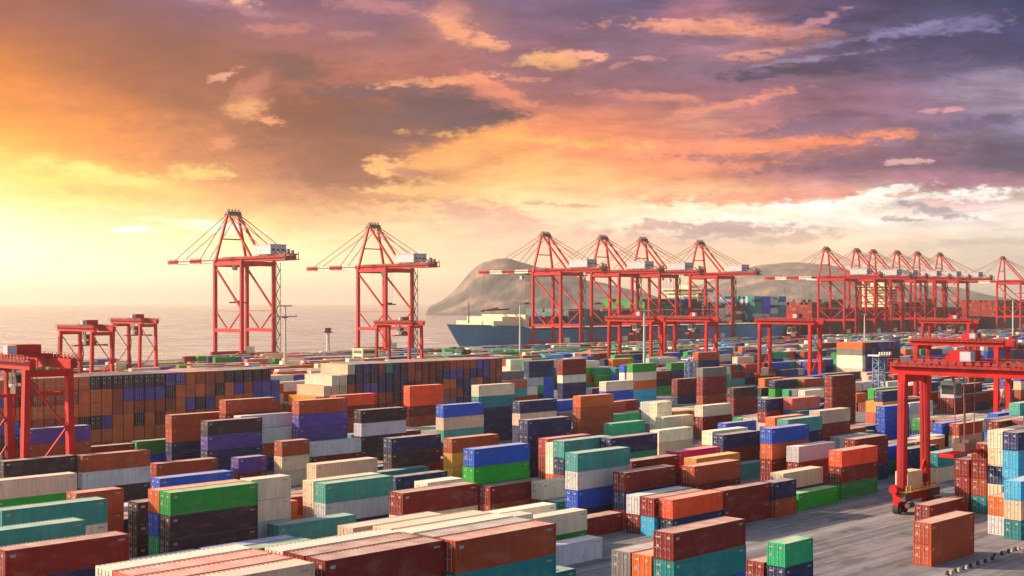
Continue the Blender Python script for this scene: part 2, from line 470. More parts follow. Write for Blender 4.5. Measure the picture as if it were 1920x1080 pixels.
# ------------------------------------------------------------------ ground, quay, water, hills
def ground_mat():
    m, nt, b = new_mat('yard_paving')
    geo = N_(nt, 'ShaderNodeNewGeometry'); v = geo.outputs['Position']
    mp = N_(nt, 'ShaderNodeMapping'); mp.inputs['Rotation'].default_value = (0, 0, -PHI)
    nt.links.new(v, mp.inputs[0]); v = mp.outputs[0]
    a = nz(nt, v, 0.05, 6, (0.25, 1.6, 1)); c = nz(nt, v, 0.6, 6)
    tr = nz(nt, v, 1.0, 3, (0.012, 0.9, 1))
    base = ramp(nt, a, [(0.25, (0.13, 0.125, 0.14, 1)), (0.55, (0.20, 0.19, 0.205, 1)), (0.8, (0.28, 0.245, 0.235, 1))])
    k = ramp(nt, c, [(0.3, g(0.85)), (0.7, g(1.15))])
    k2 = ramp(nt, tr, [(0.38, g(0.68)), (0.52, g(1.06))])
    br = N_(nt, 'ShaderNodeTexBrick'); br.inputs['Scale'].default_value = 1.0
    br.inputs['Color1'].default_value = g(1); br.inputs['Color2'].default_value = g(0.92); br.inputs['Mortar'].default_value = g(0.6)
    br.inputs['Mortar Size'].default_value = 0.02; br.inputs['Brick Width'].default_value = 6.0; br.inputs['Row Height'].default_value = 3.0
    nt.links.new(v, br.inputs['Vector'])
    o = mixc(nt, 1.0, mixc(nt, 1.0, base, k, 'MULTIPLY'), k2, 'MULTIPLY')
    o = mixc(nt, 1.0, o, br.outputs['Color'], 'MULTIPLY')
    st = ramp(nt, nz(nt, v, 0.22, 7, (0.6, 1.3, 1)), [(0.56, g(0)), (0.64, g(0.7))])
    o = mixc(nt, st, o, (0.07, 0.062, 0.062, 1))
    wm = ramp(nt, nz(nt, v, 0.09, 6, (0.35, 1.6, 1)), [(0.52, g(0)), (0.64, g(0.45))])
    o = mixc(nt, wm, o, (0.29, 0.245, 0.23, 1))
    ty = ramp(nt, nz(nt, v, 1.0, 4, (0.02, 2.6, 1)), [(0.56, g(0)), (0.62, g(0.5))])
    o = mixc(nt, ty, o, (0.055, 0.05, 0.055, 1))
    nt.links.new(o, b.inputs['Base Color']); b.inputs['Roughness'].default_value = 0.75
    return m
QE = 663.0      # quay edge
def sheet(name, pts, mat, z=0.0, kind='structure'):
    me = bpy.data.meshes.new(name)
    me.from_pydata([(p.x, p.y, z) for p in pts], [], [tuple(range(len(pts)))]); me.materials.append(mat)
    return tag(link(name, me), None, None, None, kind)
sheet('ground', [P(-900, -500), P(3400, -500), P(3400, QE), P(-900, QE)], ground_mat())
mb = MB(); a0 = -900; a1 = 3400
mb.box(a0, a1, QE - 0.05, QE + 1.2, -8, 0.35)
o = part('quay_wall', mb, M['concrete'], None); o.rotation_euler = (0, 0, PHI); tag(o, 'long pale concrete quay wall along the water behind the yard', 'quay wall')
# painted lane lines on the yard road
lm = flat_mat('lane_paint', (0.33, 0.30, 0.29), 0.7, 0, 0.45, 0.5)
mb = MB()
def stripe(u0, u1, v0, w, z=0.004):
    mb.quad(P(u0, v0, z), P(u1, v0, z), P(u1, v0 + w, z), P(u0, v0 + w, z))
for v0, w in ((90.6, 0.18), (94.2, 0.22), (97.4, 0.14), (100.2, 0.14), (105.4, 0.22), (108.8, 0.18), (129.2, 0.18), (133.0, 0.18), (156.8, 0.18), (184.0, 0.18)):
    stripe(60, 900, v0, w)
for v0 in (103.0, 110.2, 86.8, 72.6):
    for k in range(60): stripe(100 + k * 6.4, 102.6 + k * 6.4, v0, 0.14)
for k in range(16):
    mb.quad(P(128 + k * 3.2, 88.0, 0.006), P(128.12 + k * 3.2, 88.0, 0.006), P(128.12 + k * 3.2, 90.2, 0.006), P(128 + k * 3.2, 90.2, 0.006))
for u0 in (323.5, 327.0, 341.0, 350.5):
    mb.quad(P(u0, 128, 0.008), P(u0 + 0.2, 128, 0.008), P(u0 + 0.2, 255, 0.008), P(u0, 255, 0.008))
tag(link('road_markings', mb.mesh('road_markings', [lm])), None, None, None, 'structure')
# concrete runways for the yard cranes
rm = flat_mat('runway_concrete', (0.27, 0.25, 0.25), 0.8, 0, 0.15, 0.3)
mb = MB()
for v0 in (97.9, 71.9, 150.4, 173.9, 201.2, 224.7):
    mb.quad(P(-40, v0, 0.012), P(1000, v0, 0.012), P(1000, v0 + 1.6, 0.012), P(-40, v0 + 1.6, 0.012))
tag(link('crane_runway', mb.mesh('crane_runway', [rm])), None, None, None, 'structure')

def water_mat():
    m, nt, b = new_mat('sea_water')
    geo = N_(nt, 'ShaderNodeNewGeometry'); v = geo.outputs['Position']
    b.inputs['Roughness'].default_value = 0.14
    b.inputs['Specular IOR Level'].default_value = 1.0
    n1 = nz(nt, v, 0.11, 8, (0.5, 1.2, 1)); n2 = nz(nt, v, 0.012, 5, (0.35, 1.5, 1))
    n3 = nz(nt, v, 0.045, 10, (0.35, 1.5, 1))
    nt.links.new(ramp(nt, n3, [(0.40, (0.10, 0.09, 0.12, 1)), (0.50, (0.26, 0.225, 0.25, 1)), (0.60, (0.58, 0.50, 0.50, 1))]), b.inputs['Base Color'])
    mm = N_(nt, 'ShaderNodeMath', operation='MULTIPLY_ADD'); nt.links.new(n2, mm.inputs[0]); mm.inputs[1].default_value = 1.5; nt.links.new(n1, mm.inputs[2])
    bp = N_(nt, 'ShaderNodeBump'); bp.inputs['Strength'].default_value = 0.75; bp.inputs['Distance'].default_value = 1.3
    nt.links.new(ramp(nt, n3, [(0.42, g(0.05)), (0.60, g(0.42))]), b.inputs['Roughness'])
    nt.links.new(mm.outputs[0], bp.inputs['Height']); nt.links.new(bp.outputs[0], b.inputs['Normal'])
    return m
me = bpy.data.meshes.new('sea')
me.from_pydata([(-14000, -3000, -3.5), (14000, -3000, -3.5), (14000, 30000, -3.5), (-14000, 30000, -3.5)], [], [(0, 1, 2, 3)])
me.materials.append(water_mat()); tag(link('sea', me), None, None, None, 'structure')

def vnoise(x, y, seed=0):
    from mathutils import noise as mn
    return mn.fractal(Vector((x, y, seed)), 1.0, 2.0, 5)
def rock_mat():
    m, nt, b = new_mat('island_rock')
    t = N_(nt, 'ShaderNodeTexCoord')
    n = nz(nt, t.outputs['Object'], 0.011, 10)
    c = ramp(nt, n, [(0.38, (0.07, 0.075, 0.07, 1)), (0.48, (0.11, 0.095, 0.09, 1)), (0.56, (0.17, 0.125, 0.11, 1)), (0.66, (0.30, 0.20, 0.16, 1))])
    nt.links.new(c, b.inputs['Base Color']); b.inputs['Roughness'].default_value = 0.95
    return m
RM = rock_mat()
def ridge(name, D, prof, depth, seed, rough):
    # prof: (picture x, picture y) silhouette converted to metres at distance D
    pts = [((x - 960) / 2397 * D, CAM_H + (568 - y) / 2397 * D) for x, y in prof]
    nx, ny = 120, 40
    x0, x1 = pts[0][0], pts[-1][0]
    def hgt(x):
        for (xa, za), (xb, zb) in zip(pts, pts[1:]):
            if xa <= x <= xb:
                t = (x - xa) / max(1e-6, xb - xa); return za + (zb - za) * t
        return 0
    V = []; F = []
    for j in range(ny + 1):
        q = j / ny * 2 - 1
        env = max(0.0, 1 - abs(q) ** 1.7)
        for i in range(nx + 1):
            x = x0 + (x1 - x0) * i / nx
            h = hgt(x)
            n = vnoise(x / 210.0, q * 3.0, seed)
            r = 1 - abs(vnoise(x / 420.0, q * 2.2 + 5, seed + 4))
            z = -6 + (h + 6) * env * (1 + rough * n * (1 - env)) + h * rough * 0.16 * n - h * 0.14 * (1 - r) * (1 - env)
            V.append((x, D + q * depth / 2, z))
    for j in range(ny):
        for i in range(nx):
            a = j * (nx + 1) + i
            F.append((a, a + 1, a + nx + 2, a + nx + 1))
    me = bpy.data.meshes.new(name); me.from_pydata(V, [], F); me.materials.append(RM)
    for p_ in me.polygons: p_.use_smooth = False
    return link(name, me)
tag(ridge('hills', 4200, [(812, 571), (830, 563), (846, 551), (862, 534), (878, 515), (890, 504), (907, 494), (930, 488), (955, 486), (985, 492), (1010, 500), (1040, 504), (1070, 514), (1100, 525), (1130, 530), (1170, 540), (1220, 552), (1260, 571)], 800, 2.0, 0.34), None, None, None, 'structure')
tag(ridge('hills', 5600, [(1240, 571), (1300, 540), (1350, 520), (1390, 505), (1420, 498), (1450, 494), (1485, 492), (1520, 494), (1560, 500), (1600, 512), (1650, 528), (1700, 534), (1740, 535), (1780, 538), (1830, 552), (1880, 560), (1950, 571)], 1600, 7.0, 0.2), None, None, None, 'structure')

# ------------------------------------------------------------------ shipping containers
PAL = {'r': (0.19, 0.013, 0.012), 'b': (0.34, 0.052, 0.020), 'o': (0.60, 0.115, 0.022), 'O': (0.82, 0.070, 0.018), 'n': (0.014, 0.022, 0.095),
       'B': (0.010, 0.075, 0.48), 't': (0.045, 0.28, 0.26), 'T': (0.002, 0.18, 0.20), 'g': (0.008, 0.22, 0.035), 'G': (0.003, 0.32, 0.022),
       'E': (0.004, 0.33, 0.15), 'w': (0.72, 0.62, 0.48), 'a': (0.62, 0.44, 0.31), 's': (0.50, 0.49, 0.52), 'k': (0.16, 0.145, 0.155),
       'y': (0.68, 0.29, 0.030), 'p': (0.085, 0.045, 0.27), 'P': (0.55, 0.105, 0.075), 'm': (0.40, 0.028, 0.045), 'M': (0.66, 0.004, 0.12),
       'c': (0.030, 0.36, 0.62), 'd': (0.042, 0.018, 0.030), 'e': (0.006, 0.31, 0.10)}
NAME = {'r': 'dark red', 'b': 'rust brown', 'o': 'orange brown', 'O': 'orange red', 'n': 'navy blue', 'B': 'bright blue', 't': 'grey teal',
        'T': 'deep teal', 'g': 'leaf green', 'G': 'bright green', 'E': 'emerald green', 'w': 'cream', 'a': 'beige', 's': 'light grey', 'k': 'dark grey',
        'y': 'ochre', 'p': 'purple', 'P': 'pinkish red', 'm': 'crimson', 'M': 'magenta', 'c': 'sky blue', 'd': 'near black', 'e': 'mint green'}
HC = 2.75; CW = 2.44; CH = 2.72
def corr(mb, L, axis, fixed, z0, z1, out, a, b, pitch=0.28, dep=0.036):
    # trapezoid corrugation on a vertical panel; axis 0 runs along x at y=fixed, axis 1 runs along y at x=fixed
    n = max(2, int((b - a) / pitch)); st = (b - a) / n
    xs = []
    for i in range(n):
        x = a + i * st
        xs += [(x, 0), (x + st * 0.3, 0), (x + st * 0.5, 1), (x + st * 0.8, 1)]
    xs.append((b, 0))
    for (p, d0), (q, d1) in zip(xs, xs[1:]):
        o0 = fixed - out * d0 * dep; o1 = fixed - out * d1 * dep
        if axis == 0: qd = [(p, o0, z0), (q, o1, z0), (q, o1, z1), (p, o0, z1)]
        else: qd = [(o0, p, z0), (o1, q, z0), (o1, q, z1), (o0, p, z1)]
        if (out < 0) == (axis == 0): mb.quad(*qd)
        else: mb.quad(qd[1], qd[0], qd[3], qd[2])
def body_mb(L, doors):
    mb = MB(); h = CH; x0, x1 = -L / 2, L / 2; y0, y1 = -CW / 2, CW / 2
    for x in (x0, x1 - 0.17):
        for y in (y0, y1 - 0.17): mb.box(x, x + 0.17, y, y + 0.17, 0.0, h)
    for y in (y0 + 0.012, y1 - 0.112):
        mb.box(x0 + 0.17, x1 - 0.17, y, y + 0.10, 0.03, 0.19); mb.box(x0 + 0.17, x1 - 0.17, y, y + 0.10, h - 0.11, h - 0.012)
    for x in (x0 + 0.012, x1 - 0.112):
        mb.box(x, x + 0.10, y0 + 0.17, y1 - 0.17, 0.03, 0.19); mb.box(x, x + 0.10, y0 + 0.17, y1 - 0.17, h - 0.14, h - 0.012)
    corr(mb, L, 0, y0 + 0.05, 0.19, h - 0.11, -1, x0 + 0.17, x1 - 0.17)
    corr(mb, L, 0, y1 - 0.05, 0.19, h - 0.11, 1, x0 + 0.17, x1 - 0.17)
    corr(mb, L, 1, x1 - 0.05, 0.19, h - 0.14, 1, y0 + 0.17, y1 - 0.17)
    k0 = len(mb.f)
    mb.box(x1 - 1.15, x1 - 0.45, y0 + 0.036, y0 + 0.05, h - 0.56, h - 0.40)
    mb.box(x0 + 0.5, x0 + 1.0, y0 + 0.036, y0 + 0.05, h - 0.72, h - 0.45)
    mb.box(x0 - 0.012, x0 + 0.02, -0.85, -0.45, h - 0.65, h - 0.40); mb.box(x0 - 0.012, x0 + 0.02, 0.35, 0.95, h - 0.60, h - 0.45); mb.box(x0 - 0.012, x0 + 0.02, 0.55, 0.85, h - 1.55, h - 1.25)
    for i in range(k0, len(mb.f)): mb.m[i] = 3 if not doors else 1
    if not doors: door_into(mb, L, y0 + 0.18, -0.01); door_into(mb, L, 0.01, y1 - 0.18)
    return mb
def roof_into(mb, L):
    n = int((L - 0.4) / 0.42); st = (L - 0.34) / n; a = -L / 2 + 0.17; y0, y1 = -CW / 2 + 0.112, CW / 2 - 0.112; z = CH - 0.045
    for i in range(n):
        x = a + i * st
        for p, q, z0, z1 in ((x, x + st * 0.35, z, z), (x + st * 0.35, x + st * 0.5, z, z + 0.03), (x + st * 0.5, x + st * 0.85, z + 0.03, z + 0.03), (x + st * 0.85, x + st, z + 0.03, z)):
            mb.quad((p, y0, z0), (q, y0, z1), (q, y1, z1), (p, y1, z0))
    # rails on top, given the lightened roof colour so that the lit edge reads
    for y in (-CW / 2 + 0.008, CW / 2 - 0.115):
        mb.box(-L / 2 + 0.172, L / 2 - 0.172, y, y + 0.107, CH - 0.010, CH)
def door_into(mb, L, ya, yb):
    x = -L / 2 + 0.03
    mb.box(x, x + 0.05, ya, yb, 0.21, CH - 0.15)
    n = 4; zz = (CH - 0.15 - 0.21) / n
    for i in range(n):
        mb.box(x - 0.012, x, ya + 0.08, yb - 0.08, 0.21 + zz * i + 0.07, 0.21 + zz * (i + 1) - 0.07)
def bars_mb(L, ya, yb):
    mb = MB()
    for t in (0.28, 0.75):
        y = ya + (yb - ya) * t; x = -L / 2 - 0.005
        mb.tube((x, y, 0.14), (x, y, CH - 0.10), 0.022, n=6)
        for z in (0.25, 0.95, 1.6, CH - 0.3): mb.box(x - 0.012, x + 0.04, y - 0.05, y + 0.05, z, z + 0.09)
        mb.box(x - 0.03, x - 0.005, y - 0.02, y + 0.26, 1.12, 1.16)
    return mb
MESH = {}
for key, L in ((1, 12.19), (0, 6.06)):
    MESH['body', key] = body_mb(L, True).mesh('container_body', [M['body'], M['panel']])
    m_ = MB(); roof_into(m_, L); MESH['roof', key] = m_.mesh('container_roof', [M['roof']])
    for s, (ya, yb) in enumerate(((-CW / 2 + 0.18, -0.01), (0.01, CW / 2 - 0.18))):
        m_ = MB(); door_into(m_, L, ya, yb); MESH['door', key, s] = m_.mesh('container_door', [M['body']])
        MESH['bar', key, s] = bars_mb(L, ya, yb).mesh('locking_bars', [M['steel']])
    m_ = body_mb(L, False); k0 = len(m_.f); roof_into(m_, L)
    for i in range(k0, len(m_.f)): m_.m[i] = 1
    k0 = len(m_.f)
    for (ya, yb) in ((-CW / 2 + 0.18, -0.01), (0.01, CW / 2 - 0.18)):
        b_ = bars_mb(L, ya, yb); off = len(m_.v)
        m_.v += b_.v; m_.f += [tuple(i + off for i in f) for f in b_.f]; m_.m += [2] * len(b_.f); m_.c += b_.c
    MESH['one', key] = m_.mesh('shipping_container', [M['body'], M['roof'], M['steel'], M['panel']])
rng = random.Random(11)
def tint(c, r=rng):
    k = r.uniform(0.86, 1.14); p = PAL[c]
    return tuple(min(0.9, x * k * r.uniform(0.94, 1.06)) for x in p)
KEYS = list(PAL)
# each stack: u, v, 1 long or 0 short, colour numbers from the top down, 1 where the container is an object of its own
STACKS = [
 (151.5, 75.8, 1, [1, 1], [1, 1]), (181.1, 90.8, 1, [0], [1]), (126.8, 81.3, 0, [10, 4], [1, 1]),
 (127.6, 84.7, 0, [0], [1]), (98.8, 75.9, 1, [0, 7, 5, 0], [1, 1, 0, 0]), (99.4, 79.1, 1, [2, 2, 0], [1, 0, 0]),
 (99.5, 81.8, 1, [14, 14, 14], [1, 0, 0]), (71.2, 77.1, 1, [1, 7, 0, 4, 1], [1, 1, 0, 0, 0]), (58.8, 78.2, 1, [0, 0, 4, 1, 0], [1, 0, 0, 0, 0]),
 (77.9, 125.0, 1, [5, 4], [1, 0]), (49.6, 113.3, 1, [0, 4, 4, 0], [1, 1, 0, 0]), (58.9, 135.4, 1, [6, 11, 0, 0], [1, 1, 0, 0]),
 (70.4, 141.5, 0, [1, 1, 1, 1], [1, 1, 0, 0]), (99.3, 197.3, 1, [1, 13, 21], [1, 1, 1]), (86.9, 198.9, 1, [21, 21, 21], [1, 0, 0]),
 (129.1, 233.6, 1, [8, 5], [1, 1]), (113.5, 198.8, 1, [1, 0], [1, 0]), (94.1, 163.8, 1, [5, 4, 0], [1, 0, 0]),
 (78.3, 134.0, 1, [8, 21, 21, 21], [1, 1, 1, 0]), (78.3, 136.6, 1, [2, 5, 22, 21], [1, 1, 1, 0]), (80.8, 146.1, 1, [21, 21, 21], [1, 1, 1]),
 (91.2, 136.6, 0, [11, 11, 13, 1], [1, 1, 1, 0]), (92.8, 132.9, 1, [6, 4], [1, 0]), (107.4, 142.7, 1, [6, 13, 4], [1, 1, 0]),
 (107.8, 146.0, 1, [12, 12, 0], [1, 1, 0]), (97.3, 114.4, 1, [0, 12, 4, 0], [1, 1, 0, 0]), (105.2, 119.0, 0, [11, 11, 11, 11], [1, 0, 0, 0]),
 (134.1, 141.0, 1, [5, 9, 4, 0], [1, 1, 0, 0]), (135.0, 138.4, 1, [0, 1], [1, 1]), (159.7, 173.7, 1, [1, 15, 15], [1, 1, 1]),
 (187.1, 206.3, 1, [5, 12, 6, 4], [1, 1, 1, 0]), (166.4, 208.9, 1, [21, 13, 21, 21], [1, 1, 1, 1]), (151.4, 209.8, 1, [1, 16, 16, 10, 10], [1, 1, 1, 0, 0]),
 (141.7, 221.2, 1, [1, 0, 4, 4, 4], [1, 1, 0, 0, 0]), (132.7, 226.5, 1, [1, 1, 4, 4], [1, 1, 1, 0]), (130.6, 210.0, 1, [21, 16, 4, 4], [1, 1, 1, 0]),
 (141.4, 218.6, 1, [15, 12], [0, 0]), (142.7, 223.8, 1, [0, 1], [0, 0]), (134.7, 191.9, 0, [1, 12, 12], [1, 1, 1]),
 (128.1, 195.8, 0, [16, 0], [1, 1]), (152.1, 206.3, 1, [13, 0], [1, 1]), (168.0, 214.2, 0, [6, 0], [0, 0]),
 (152.0, 181.8, 1, [4, 21, 0], [1, 1, 0]), (172.9, 211.5, 1, [0, 21], [0, 0]), (119.3, 160.9, 1, [12, 13, 0], [1, 0, 0]),
 (144.7, 171.9, 1, [4], [1]), (165.9, 150.7, 0, [1, 1, 1], [0, 0, 0]), (167.1, 154.6, 1, [11, 11, 2], [0, 0, 0]),
 (171.8, 160.9, 1, [18, 0, 0], [1, 0, 0]), (206.4, 201.9, 1, [4, 12, 4, 4], [1, 1, 0, 0]), (174.6, 168.7, 1, [4, 4, 4, 4], [1, 1, 0, 0]),
 (228.3, 203.2, 1, [2, 1, 1, 1], [1, 1, 1, 0]), (253.5, 199.9, 0, [11, 11, 13], [1, 0, 0]), (253.5, 202.5, 0, [13, 13, 14], [0, 0, 0]),
 (220.0, 173.0, 1, [11, 12], [1, 1]), (253.5, 185.8, 1, [11, 0, 0], [1, 1, 0]), (238.6, 155.6, 1, [2, 0, 0], [1, 0, 0]),
 (210.5, 134.3, 1, [6, 4, 4, 4], [1, 1, 0, 0]), (193.2, 126.6, 1, [5, 2, 0, 0], [1, 1, 1, 0]), (213.5, 136.9, 1, [4, 12, 11], [0, 0, 0]),
 (200.1, 141.9, 1, [4, 0, 4], [1, 1, 0]), (204.3, 147.5, 1, [11, 2, 4], [1, 0, 0]), (231.7, 140.3, 1, [12, 0, 0, 0], [1, 1, 0, 0]),
 (193.0, 121.0, 1, [13, 0, 0], [1, 1, 0]), (235.2, 137.7, 1, [13, 4], [1, 0]), (192.5, 112.4, 1, [3, 0, 8], [1, 1, 1]),
 (178.9, 115.1, 1, [12, 4], [1, 0]), (166.8, 123.5, 1, [15, 1, 1], [1, 0, 0]), (158.4, 117.7, 1, [1, 0, 0], [1, 1, 0]),
 (172.0, 131.3, 1, [19, 0, 0], [1, 0, 0]), (156.9, 128.7, 1, [0, 4, 4], [1, 0, 0]), (145.5, 120.6, 1, [0, 4, 1], [1, 1, 0]),
 (144.0, 110.8, 1, [3, 4], [1, 1]), (143.3, 113.5, 1, [0, 20], [1, 1]), (143.6, 116.4, 1, [13, 0], [1, 1]),
 (156.5, 110.8, 1, [0, 0], [1, 1]), (169.0, 110.2, 0, [4, 1], [1, 1]), (177.6, 111.4, 1, [9], [1]),
 (144.4, 133.1, 1, [6], [1]), (223.1, 110.3, 1, [7, 12], [1, 1]), (280.6, 133.6, 1, [1, 12], [1, 1]),
 (196.4, 91.8, 1, [0, 0, 0], [1, 1, 0]), (195.8, 88.7, 1, [0, 0, 1, 7], [1, 1, 1, 1]), (191.3, 84.0, 1, [11, 12, 4, 12, 7], [1, 1, 1, 0, 0]),
 (190.1, 81.2, 1, [4, 20, 20, 4, 4], [1, 1, 1, 0, 0]), (179.2, 78.5, 1, [2, 13], [1, 1]), (177.4, 75.4, 1, [20, 12, 7], [1, 1, 1]),
 (303.0, 179.7, 1, [0, 0, 0, 0, 0], [1, 1, 1, 0, 0]), (223.9, 260.4, 1, [3, 3, 0, 1], [1, 1, 1, 1]), (78.8, 100.3, 1, [12, 1, 0, 1], [1, 0, 0, 0]),
 (352.6, 337.1, 1, [5, 9, 7], [0, 0, 0]), (307.7, 296.8, 1, [4, 4, 5, 5, 5], [0, 0, 0, 0, 0]), (209.7, 218.9, 1, [11, 7, 4, 4, 4], [1, 1, 1, 1, 1]),
 (326.1, 298.4, 1, [0, 0, 11, 4, 4], [1, 0, 0, 0, 0]), (442.5, 389.1, 1, [22, 4, 7], [0, 0, 0]), (317.6, 260.3, 1, [9, 11, 2, 20, 20], [1, 1, 1, 1, 0]),
 (275.0, 235.1, 1, [11, 5, 5, 5], [1, 1, 0, 0]), (336.3, 256.7, 1, [0, 0, 4], [1, 1, 1]), (312.9, 229.3, 1, [14, 0, 0, 1, 1], [1, 1, 1, 1, 0]),
 (313.2, 218.3, 1, [21, 0, 0], [1, 1, 1]), (351.6, 259.6, 1, [1, 4, 4, 4, 4, 4], [1, 1, 0, 0, 0, 0]), (45.8, 78.3, 1, [12, 0, 4, 1, 0], [1, 0, 0, 0, 0]),
 (76.5, 178.0, 1, [12, 9, 4], [1, 1, 0]), (50.4, 123.7, 1, [6, 1, 4, 4], [1, 0, 0, 0]), (99.6, 219.0, 1, [16, 1, 4, 1], [1, 1, 0, 0]),
 (115.1, 231.2, 1, [0, 1], [1, 0]), (188.6, 246.4, 1, [3, 0, 1, 1], [1, 1, 0, 0]), (141.2, 215.0, 1, [13, 5, 4, 1], [1, 0, 0, 0]),
 (144.0, 212.4, 1, [13, 1, 4], [1, 1, 0]), (147.4, 185.6, 1, [7], [0]), (146.7, 179.2, 1, [7], [1]),
 (141.2, 126.2, 1, [6, 13, 5, 4], [1, 1, 1, 1]), (160.9, 136.4, 1, [4, 10, 0, 1], [1, 1, 0, 0]), (152.3, 139.0, 1, [6, 4, 1, 1], [1, 1, 0, 0]),
 (252.6, 209.9, 0, [0, 11, 1], [1, 0, 0]), (245.9, 209.0, 0, [1, 11, 1], [0, 0, 0]), (241.6, 205.4, 1, [10, 4], [1, 0]),
 (225.1, 190.6, 1, [10, 4], [1, 0]), (244.1, 172.3, 1, [5, 4], [1, 0]), (198.9, 139.3, 1, [6], [1]),
 (117.2, 113.9, 1, [11, 8], [1, 1]), (114.6, 109.0, 1, [13], [1]), (87.7, 89.5, 1, [7, 0], [1, 0]),
 (97.8, 105.4, 1, [11, 1, 0], [0, 0, 0]), (117.9, 120.3, 1, [11, 4], [1, 0]), (131.8, 119.9, 1, [0], [1]),
 (143.7, 135.7, 0, [11, 0], [1, 0]), (225.3, 117.3, 1, [4, 4], [1, 1]), (282.8, 153.3, 1, [5, 5, 5], [1, 1, 1]),
 (210.7, 120.2, 1, [0, 0, 4], [1, 1, 1]), (246.0, 192.1, 1, [11, 13], [1, 0]), (58.8, 80.9, 1, [0, 1, 1, 4, 0], [1, 0, 0, 0, 0]),
 (58.8, 83.7, 1, [11, 0, 1, 4, 0], [1, 0, 0, 0, 0]), (71.3, 79.8, 1, [14, 1, 0, 4, 1], [1, 0, 0, 0, 0]), (71.3, 82.6, 1, [11, 1, 0, 4, 1], [1, 0, 0, 0, 0]),
 (71.2, 85.3, 1, [12, 1, 0, 4, 1], [1, 0, 0, 0, 0]), (45.8, 81.1, 1, [17, 0, 4, 1, 0], [1, 0, 0, 0, 0]), (45.8, 83.8, 1, [17, 0, 4, 1, 0], [1, 0, 0, 0, 0]),
 (45.8, 86.6, 1, [11, 0, 4, 1, 0], [1, 0, 0, 0, 0]), (33.1, 78.3, 1, [12, 0, 4, 1, 0], [0, 0, 0, 0, 0]), (65.2, 125.0, 1, [14, 4], [0, 0]),
 (78.2, 122.3, 1, [10, 4], [1, 0]), (364.0, 175.0, 1, [0, 0], [1, 1]), (376.8, 175.0, 1, [0, 21], [1, 1]),
 (365.0, 178.0, 1, [21, 0, 0], [1, 0, 0]), (377.7, 178.0, 1, [0, 21, 0], [1, 0, 0]), (390.1, 178.0, 1, [1, 0], [0, 0]),
 (163.0, 66.5, 1, [17], [0]), (268.7, 111.2, 1, [21, 6, 12, 11], [0, 0, 0, 0]), (269.4, 114.0, 0, [0, 13, 4], [0, 0, 0]),
 (244.1, 114.0, 1, [6], [0]), (256.7, 114.0, 1, [14, 16], [0, 0]), (237.9, 116.8, 0, [5], [0]),
 (276.4, 116.8, 1, [13, 17, 8], [0, 0, 0]), (263.7, 116.8, 1, [0, 10, 21], [1, 0, 0]), (244.5, 116.8, 1, [13], [0]),
 (170.9, 116.8, 0, [1], [0]), (255.5, 119.6, 1, [12], [0]), (280.9, 119.6, 1, [6, 5, 4, 1], [1, 0, 0, 0]),
 (268.2, 119.6, 1, [4, 5, 4], [0, 0, 0]), (179.0, 119.6, 1, [6], [0]), (225.4, 122.4, 0, [5, 10], [0, 0]),
 (231.9, 122.4, 0, [10, 0], [0, 0]), (289.2, 122.4, 1, [0, 11, 12], [0, 0, 0]), (238.5, 122.4, 1, [2, 7], [1, 0]),
 (224.9, 125.2, 1, [1, 4], [0, 0]), (212.2, 125.2, 1, [1], [0]), (282.2, 125.2, 1, [5, 1, 0], [0, 0, 0]),
 (237.6, 125.2, 0, [4, 13], [0, 0]), (244.1, 125.2, 1, [11, 7], [0, 0]), (223.2, 134.2, 0, [0], [0]),
 (300.1, 134.2, 1, [16, 0], [0, 0]), (173.9, 134.2, 1, [12, 17], [0, 0]), (293.5, 134.2, 0, [11, 7], [0, 0]),
 (114.6, 134.2, 0, [1, 0], [0, 0]), (190.4, 137.0, 0, [14, 15], [0, 0]), (304.6, 137.0, 1, [14, 13], [0, 0]),
 (279.3, 137.0, 1, [5, 0], [1, 0]), (292.0, 137.0, 1, [8, 5], [0, 0]), (190.4, 139.8, 0, [13, 4], [0, 0]),
 (165.0, 139.8, 1, [0, 13, 12], [0, 0, 0]), (215.8, 139.8, 1, [1], [0]), (273.5, 139.8, 1, [5], [0]),
 (305.5, 139.8, 0, [0, 7], [0, 0]), (286.2, 139.8, 1, [1, 0], [0, 0]), (82.3, 139.8, 1, [13, 5, 1], [0, 0, 0]),
 (298.9, 139.8, 0, [7, 14], [0, 0]), (94.3, 142.6, 0, [14, 5], [0, 0]), (298.7, 142.6, 1, [12, 17], [0, 0]),
 (151.7, 142.6, 0, [8], [0]), (158.2, 142.6, 0, [12], [0]), (222.5, 142.6, 0, [21, 16, 2], [0, 0, 0]),
 (286.0, 142.6, 1, [0, 16], [0, 0]), (213.9, 142.6, 0, [6], [0]), (184.0, 142.6, 1, [11, 9], [0, 0]),
 (240.9, 145.4, 1, [0, 4], [0, 0]), (132.8, 145.4, 1, [14, 1], [0, 0]), (285.5, 145.4, 1, [8, 4], [1, 0]),
 (145.5, 145.4, 1, [2], [0]), (253.6, 145.4, 0, [1, 6], [0, 0]), (94.3, 145.4, 0, [12, 17, 17], [0, 0, 0]),
 (122.1, 145.4, 0, [0], [0]), (217.0, 145.4, 1, [1], [0]), (221.3, 148.2, 1, [4], [0]),
 (246.7, 148.2, 1, [1, 0], [0, 0]), (73.3, 148.2, 0, [1, 5, 1], [0, 0, 0]), (259.4, 148.2, 1, [11], [0]),
 (100.6, 148.2, 0, [2, 21], [0, 0]), (93.5, 151.0, 1, [6, 4], [0, 0]), (112.7, 151.0, 1, [0, 1], [0, 0]),
 (259.3, 151.0, 1, [2], [0]), (106.2, 151.0, 0, [0, 2], [1, 0]), (233.9, 151.0, 1, [1, 12], [0, 0]),
 (80.8, 151.0, 1, [4, 9], [0, 0]), (227.4, 151.0, 0, [13], [0]), (208.1, 151.0, 0, [0, 14], [0, 0]),
